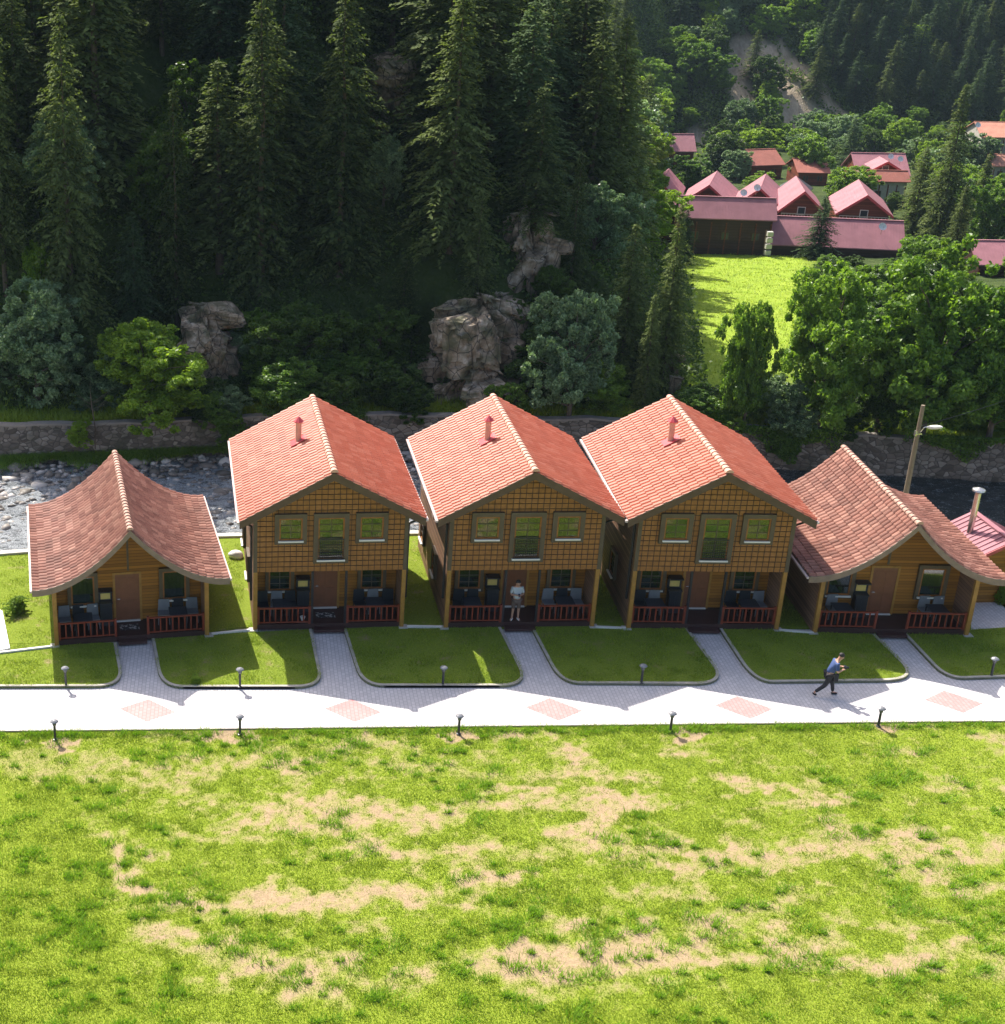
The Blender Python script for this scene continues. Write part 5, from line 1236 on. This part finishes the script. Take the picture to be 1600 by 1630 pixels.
b = MB(); b.add([(-hw - .01, -.43, ze - .12), (0, -.43, zk - .12), (hw + .01, -.43, ze - .12), (hw + .01, -.43, ze + .04), (0, -.43, zk + .04), (-hw - .01, -.43, ze + .04)] + [(-hw - .01, -.402, ze - .12), (0, -.402, zk - .12), (hw + .01, -.402, ze - .12), (hw + .01, -.402, ze + .04), (0, -.402, zk + .04), (-hw - .01, -.402, ze + .04)],
                [(0, 1, 4, 5), (1, 2, 3, 4), (11, 10, 7, 6), (10, 9, 8, 7), (5, 4, 10, 11), (4, 3, 9, 10), (0, 6, 7, 1), (1, 7, 8, 2), (0, 5, 11, 6), (2, 8, 9, 3)]); b.build('bargeboard', M['redmetal'], e)
fx, fy = -.75, 1.5; fz = zk - (zk - ze) * .75 / hw
b = MB(); b.tube([(fx, fy, fz - .1), (fx, fy, fz + 1.75)], .12, 16); fl = b.build('flue', M['steel'], e, smooth=False)
b = MB(); b.lathe([(.10, fz + 1.751), (.12, fz + 1.82), (.27, fz + 1.86), (.25, fz + 1.92), (.02, fz + 2.0)], 16, (fx, fy, 0)); b.build('flue_cap', M['steel'], fl)
# white board leaning/lying at the left edge
b = MB(); A = gp(-18, 965, .14); B2 = gp(4, 975, .14); C2 = gp(16, 1034, .14); D2 = gp(-25, 1042, .14)
b.prism([A, D2, C2, B2], .16, .22, 'z'); o = b.build('white_board', M['white']); tag(o, 'white flat board lying on the grass at the left edge', 'board')
# white boulder, shrubs, conifers in the lawn
for px, py, r0, lab in ((376, 888, .34, 'smooth white boulder on the grass behind the gap beside the first two-storey cottage'),):
    x, y = gp(px, py, .1); bm = bmesh.new(); bmesh.ops.create_icosphere(bm, subdivisions=3, radius=1)
    for v in bm.verts: v.co *= 1 + .18 * mnoise.noise(v.co * 1.3)
    for v in bm.verts: v.co = Vector((v.co.x * r0, v.co.y * r0 * .8, v.co.z * r0 * .62))
    me = bpy.data.meshes.new('boulder'); bm.to_mesh(me); bm.free(); me.materials.append(M['sill']); me.polygons.foreach_set('use_smooth', [True] * len(me.polygons)); o = link(bpy.data.objects.new('boulder', me)); o.location = (x, y, .25); tag(o, lab, 'boulder')
def small_bush(px, py, h, ws, mat, lab, z=.1, name='bush', loc=None):
    x, y = gp(px, py, z) if loc is None else loc
    tree(name, 'broad', int(px) % 5, mat, (x, y, z - h * .12), h, ws, lab, 'bush')
small_bush(28, 975, .9, 1.3, 'leaf_bright', 'low leafy bush on the grass left of the leftmost bungalow')
small_bush(1592, 960, 1.0, .9, 'leaf_bright', 'small rounded bright bush beside the paved side path')
small_bush(1612, 872, 1.0, 1.0, 'leaf_dark', 'dark bush beside the rose-roofed outbuilding near the river')
small_bush(312, 1088, .42, 1.5, 'leaf_bright', 'tuft of taller bright weeds on the lawn left of the second cottage path', .12, 'weed_tuft')
def wallbush(px, pb, h, mat, lab):
    a = PITCH + math.atan((pb - PY) / F); x = float(np.interp(px, [0, 1600], [gp(0, pb, -1)[0], gp(1600, pb, -1)[0]])); y = float(wallY(x)) - .9
    tree('bush', 'broad', int(px) % 5, mat, (x, y, zat(y, pb)), h, 1.2, lab, 'bush')
wallbush(125, 712, 1.7, 'leaf_bright', 'light green bush growing against the river wall above the rapids')
wallbush(372, 712, 2.4, 'leaf_mid', 'bush hanging over the river wall behind the first two-storey cottage roof')
wallbush(1262, 735, 2.0, 'leaf_mid', 'green climber hanging down the river wall under the riverside trees')
# mossy ledge under the wall at the left
n = 16000; x = rng.uniform(-13, 1.5, n); y = wallY(x) - .55 - np.abs(rng.normal(0, .28, n)) * (.3 + 1.6 * vnoise(x, x * 0, .6)); o = blades('ledge_grass', np.c_[x, y, -2.0 + .45 * np.clip((y - wallY(x) + 2) / 1.5, 0, 1)], rng.uniform(.1, .4, n), .02, M['leaf_mid']); tag(o, 'grass growing on the stony ledge at the foot of the river wall', 'grass')
# trailing greenery over the wall top on the right
n = 26000; x = rng.uniform(24, 46, n); k = rng.random(n) < np.clip((vnoise(x, x * 0, .5) - .25) * 1.6, 0, 1); x = x[k]; t = rng.random(len(x)) ** 2 * (1.6 * vnoise(x, x * 0 + 5, .8))
V, Fc = leaves(np.c_[x, wallY(x) - .62 - rng.random(len(x)) * .3, .45 - t], .09); o = npmesh('wall_ivy', V, Fc, M['leaf_mid']); tag(o, 'leafy creepers trailing over the top of the river wall on the right', 'ivy', kind='stuff')
# bare branches by the wall
x = gp(148, 690, 0)[0]; y = float(wallY(x)) - .7; b = MB(); rr = random.Random(3)
b.tube([(0, 0, -1.2), (.05, 0, 0), (-.1, 0, 1.4), (-.15, 0, 2.6)], [.04, .035, .025, .008], 5)
for i in range(9): z0 = rr.uniform(-.6, 1.6); d = rr.choice((-1, 1)); L_ = rr.uniform(.5, 1.5); b.tube([(0, 0, z0), (d * L_ * .5, rr.uniform(-.2, .2), z0 + L_ * .3), (d * L_, rr.uniform(-.3, .3), z0 + L_ * .7)], [.018, .012, .004], 4)
o = b.build('bare_sapling', M['bark']); o.location = (x, y, 0); tag(o, 'leafless thin sapling in front of the river wall on the left', 'sapling')
# ================================================================ PEOPLE
def skin_obj(name, V, E, Rd, mat, parent, sub=2):
    me = bpy.data.meshes.new(name); me.from_pydata(V, E, []); o = bpy.data.objects.new(name, me); COL.objects.link(o)
    m = o.modifiers.new('skin', 'SKIN'); m.use_smooth_shade = True
    sk = me.skin_vertices[0].data if me.skin_vertices else None
    if sk is None:
        bm = bmesh.new(); bm.from_mesh(me); bm.verts.layers.skin.verify(); bm.to_mesh(me); bm.free(); sk = me.skin_vertices[0].data
    for i, r in enumerate(Rd): sk[i].radius = (r, r) if not isinstance(r, tuple) else r; sk[i].use_root = (i == 0)
    s = o.modifiers.new('sub', 'SUBSURF'); s.levels = sub; s.render_levels = sub
    dg = bpy.context.evaluated_depsgraph_get(); dg.update(); ev = o.evaluated_get(dg)
    nm = bpy.data.meshes.new_from_object(ev); bpy.data.objects.remove(o)
    nm.materials.clear(); nm.materials.append(mat); nm.polygons.foreach_set('use_smooth', [True] * len(nm.polygons))
    o = bpy.data.objects.new(name, nm); return link(o, parent)
def chain(V, E, Rd, pts, start=None):
    prev = start
    for p, r in pts:
        V.append(tuple(p)); Rd.append(r); i = len(V) - 1
        if prev is not None: E.append((prev, i))
        prev = i
    return prev
def person(loc, rz, J, label, top, bottom, shoe, short_legs, facing=(0, -1)):
    """J: joints in metres (local, facing -y)"""
    e = empty('person', loc, rz, label, 'person')
    V, E, Rd = [], [], []
    pel = chain(V, E, Rd, [(J['pelvis'], .13)]); ch = chain(V, E, Rd, [(J['waist'], .12), (J['chest'], .145)], pel)
    nk = chain(V, E, Rd, [(J['neck'], .06), (J['head0'], .075)], ch); hd = Vector(J['head'])
    chain(V, E, Rd, [(tuple(hd), .095), (tuple(hd + (hd - Vector(J['head0'])) * .75), .075)], nk)
    f = Vector((facing[0], facing[1], 0))
    for s in 'LR':
        wr = chain(V, E, Rd, [(J['sho' + s], .058), (J['elb' + s], .043), (J['wri' + s], .03)], ch)
        W_ = Vector(J['wri' + s]); el = Vector(J['elb' + s]); d = (W_ - el).normalized(); lat = d.cross(Vector((0, 0, 1))).normalized() if abs(d.z) < .9 else Vector((1, 0, 0))
        pal = W_ + d * .06; pi = chain(V, E, Rd, [(tuple(pal), .034)], wr)
        nrm = lat.cross(d).normalized()
        for k, L_ in enumerate((.062, .07, .066, .05)):
            b0 = pal + lat * (k - 1.5) * .021 + d * .03; chain(V, E, Rd, [(tuple(b0), .0095), (tuple(b0 + d * L_ * .5 - nrm * .01), .009), (tuple(b0 + d * L_ * .8 - nrm * .035), .008)], pi)
        chain(V, E, Rd, [(tuple(W_ + d * .03 - lat * .035), .012), (tuple(W_ + d * .07 - lat * .055 - nrm * .01), .010)], pi)
        chain(V, E, Rd, [(J['hip' + s], .09), (J['kne' + s], .058), (J['cal' + s], .05), (J['ank' + s], .038), (J['toe' + s], .035)], pel)
    body = skin_obj('body', V, E, Rd, M['skin'], e, 2)
    # face features merged into the body mesh
    bm = bmesh.new(); bm.from_mesh(body.data); fd = Vector(J.get('face', facing + (0,))).normalized(); side = fd.cross(Vector((0, 0, 1))).normalized(); upv = side.cross(fd)
    def blob(c, r):
        q = bmesh.ops.create_icosphere(bm, subdivisions=2, radius=1); 
        for v in q['verts']: v.co = c + side * v.co.x * r[0] + fd * v.co.y * r[1] + upv * v.co.z * r[2]
        return q['verts']
    blob(hd + fd * .095 - upv * .015, (.014, .028, .022)); blob(hd + side * .095 - upv * .01, (.012, .02, .03)); blob(hd - side * .095 - upv * .01, (.012, .02, .03))
    n0 = len(bm.faces); blob(hd + fd * .082 + side * .034 + upv * .02, (.014, .012, .008)); blob(hd + fd * .082 - side * .034 + upv * .02, (.014, .012, .008)); blob(hd + fd * .08 - upv * .055, (.024, .01, .006)); bm.faces.ensure_lookup_table()
    for f_ in list(bm.faces)[n0:]: f_.material_index = 1
    bm.to_mesh(body.data); bm.free(); body.data.materials.append(M['hair'])
    # hair
    b = MB(); c = hd - fd * .012 + upv * .035; Mx = Matrix.Identity(4)
    for i, a_ in enumerate((side, fd, upv)): Mx[0][i], Mx[1][i], Mx[2][i] = a_.x, a_.y, a_.z
    Mx.translation = c; b.M = Mx; b.ball((0, -.018, .01), (.104, .112, .105), 16, 10)
    hr = b.build('hair', M['hair'], e, smooth=True); bm = bmesh.new(); bm.from_mesh(hr.data); iv = Mx.inverted()
    bmesh.ops.delete(bm, geom=[v for v in bm.verts if (iv @ v.co).z < -.03 + max(0, (iv @ v.co).y) * 1.1], context='VERTS'); bm.to_mesh(hr.data); bm.free()
    # shirt
    V, E, Rd = [], [], []; low = Vector(J['pelvis']).lerp(Vector(J['waist']), -.1)
    p0 = chain(V, E, Rd, [(tuple(low), .165)]); p1 = chain(V, E, Rd, [(J['waist'], .15), (J['chest'], .175)], p0); chain(V, E, Rd, [(tuple(Vector(J['chest']).lerp(Vector(J['neck']), .6)), .085)], p1)
    for s in 'LR': chain(V, E, Rd, [(J['sho' + s], .08), (tuple(Vector(J['sho' + s]).lerp(Vector(J['elb' + s]), .85)), .07)], p1)
    skin_obj('shirt', V, E, Rd, top, e, 2)
    V, E, Rd = [], [], []; p0 = chain(V, E, Rd, [(J['pelvis'], .15)])
    for s in 'LR':
        L1 = [(J['hip' + s], .112), (J['kne' + s], .082)]
        if not short_legs: L1 += [(J['cal' + s], .072), (tuple(Vector(J['cal' + s]).lerp(Vector(J['ank' + s]), .85)), .062)]
        chain(V, E, Rd, L1, p0)
    skin_obj('shorts' if short_legs else 'trousers', V, E, Rd, bottom, e, 2)
    for s in 'LR':
        A, T = Vector(J['ank' + s]), Vector(J['toe' + s]); h = (T - A); V, E, Rd = [], [], []; bk = A - Vector((h.x, h.y, 0)).normalized() * .05
        chain(V, E, Rd, [((A.x, A.y, A.z - .02), .05), (tuple(A.lerp(T, .5) + Vector((0, 0, -.012))), .05), (tuple(T), .042)]); V.append((bk.x, bk.y, A.z - .04)); Rd.append(.045); E.append((0, 3)); skin_obj('shoe', V, E, Rd, shoe, e, 1)
    return e
# walking man: local x = walking direction (image right)
x, y = gp(1313, 1107, .03)
J = dict(pelvis=(0, 0, .93), waist=(.06, 0, 1.08), chest=(.16, 0, 1.32), neck=(.24, 0, 1.47), head0=(.28, 0, 1.54), head=(.33, 0, 1.61), face=(1, 0, -.5),
         shoL=(.17, .19, 1.38), elbL=(.20, .25, 1.10), wriL=(.42, .10, 1.16), shoR=(.17, -.19, 1.38), elbR=(.18, -.26, 1.09), wriR=(.41, -.10, 1.12),
         hipL=(.0, .1, .86), kneL=(.20, .1, .50), calL=(.24, .1, .33), ankL=(.28, .1, .085), toeL=(.46, .1, .045), hipR=(0, -.1, .86), kneR=(-.10, -.1, .49), calR=(-.27, -.1, .34), ankR=(-.46, -.1, .17), toeR=(-.36, -.1, .05))
person((x + .02, y, .03), R(-3), J, 'person in blue shirt and dark trousers striding along the path with a camera', M['shirt_blue'], M['trousers'], M['shoe_black'], False, (1, 0))
b = MB(Matrix.Translation((.53, 0, 1.17))); b.box(-.05, .05, -.07, .07, -.05, .05); b.tube([(.05, 0, 0), (.13, 0, -.02)], .038, 12); b.box(-.03, .02, -.025, .025, .05, .075); o = b.build('camera', M['black'], bevel=.006); o.location = (x + .02, y, .03); tag(o, 'black camera held in both hands by the walking man', 'camera')
b = MB(Matrix.Translation((.25, -.02, .78))); b.box(-.09, .09, -.05, .05, -.18, .12); b.tube([(-.05, 0, .12), (-.1, .0, .45), (-.1, 0, .58)], .012, 5); b.tube([(.05, 0, .12), (.0, 0, .45), (-.08, 0, .58)], .012, 5); o = b.build('shoulder_bag', M['trousers'], bevel=.01); o.location = (x + .02, y, .03); tag(o, 'dark bag hanging in front of the walking man', 'bag')
J2 = dict(pelvis=(0, 0, .95), waist=(0, .0, 1.10), chest=(0, -.01, 1.36), neck=(0, -.02, 1.52), head0=(0, -.045, 1.58), head=(0, -.075, 1.645), face=(0, -1, -.55),
          shoL=(.19, 0, 1.43), elbL=(.25, -.03, 1.15), wriL=(.09, -.24, 1.22), shoR=(-.19, 0, 1.43), elbR=(-.25, -.03, 1.15), wriR=(-.09, -.24, 1.22),
          hipL=(.1, 0, .88), kneL=(.11, -.02, .50), calL=(.11, .0, .36), ankL=(.12, .02, .085), toeL=(.15, -.15, .045), hipR=(-.1, 0, .88), kneR=(-.11, -.02, .50), calR=(-.12, .0, .36), ankR=(-.13, .02, .085), toeR=(-.22, -.13, .045))
p = H_2.location + Matrix.Rotation(H_2.rotation_euler.z, 3, 'Z') @ Vector((-.13, .25, .22))
person(p, R(4), J2, 'person in grey T-shirt, brown shorts and white shoes standing on the middle porch', M['shirt_grey'], M['shorts'], M['white'], True)
b = MB(Matrix.Translation((0, -.33, 1.25)) @ Matrix.Rotation(R(-40), 4, 'X')); b.box(-.037, .037, -.004, .004, -.07, .07); o = b.build('phone', M['black'], bevel=.003); o.location = p; o.rotation_euler.z = R(4); tag(o, 'dark phone in the hands of the man in the doorway', 'phone')
# ---- haze: the valley air
b = MB(); b.box(-330, 420, -170, 460, -30, 120); o = b.build('haze', None); o.data.materials.clear()
m = bpy.data.materials.new('valley_air'); m.use_nodes = True; nt = m.node_tree; nt.nodes.remove(nt.nodes['Principled BSDF'])
v = nt.nodes.new('ShaderNodeVolumePrincipled'); v.inputs['Color'].default_value = (.62, .84, 1, 1); v.inputs['Density'].default_value = .00009; v.inputs['Anisotropy'].default_value = .0
nt.links.new(v.outputs[0], nt.nodes['Material Output'].inputs['Volume']); o.data.materials.append(m); o['kind'] = 'stuff'; o['label'] = 'thin bluish valley haze'; o.visible_shadow = True
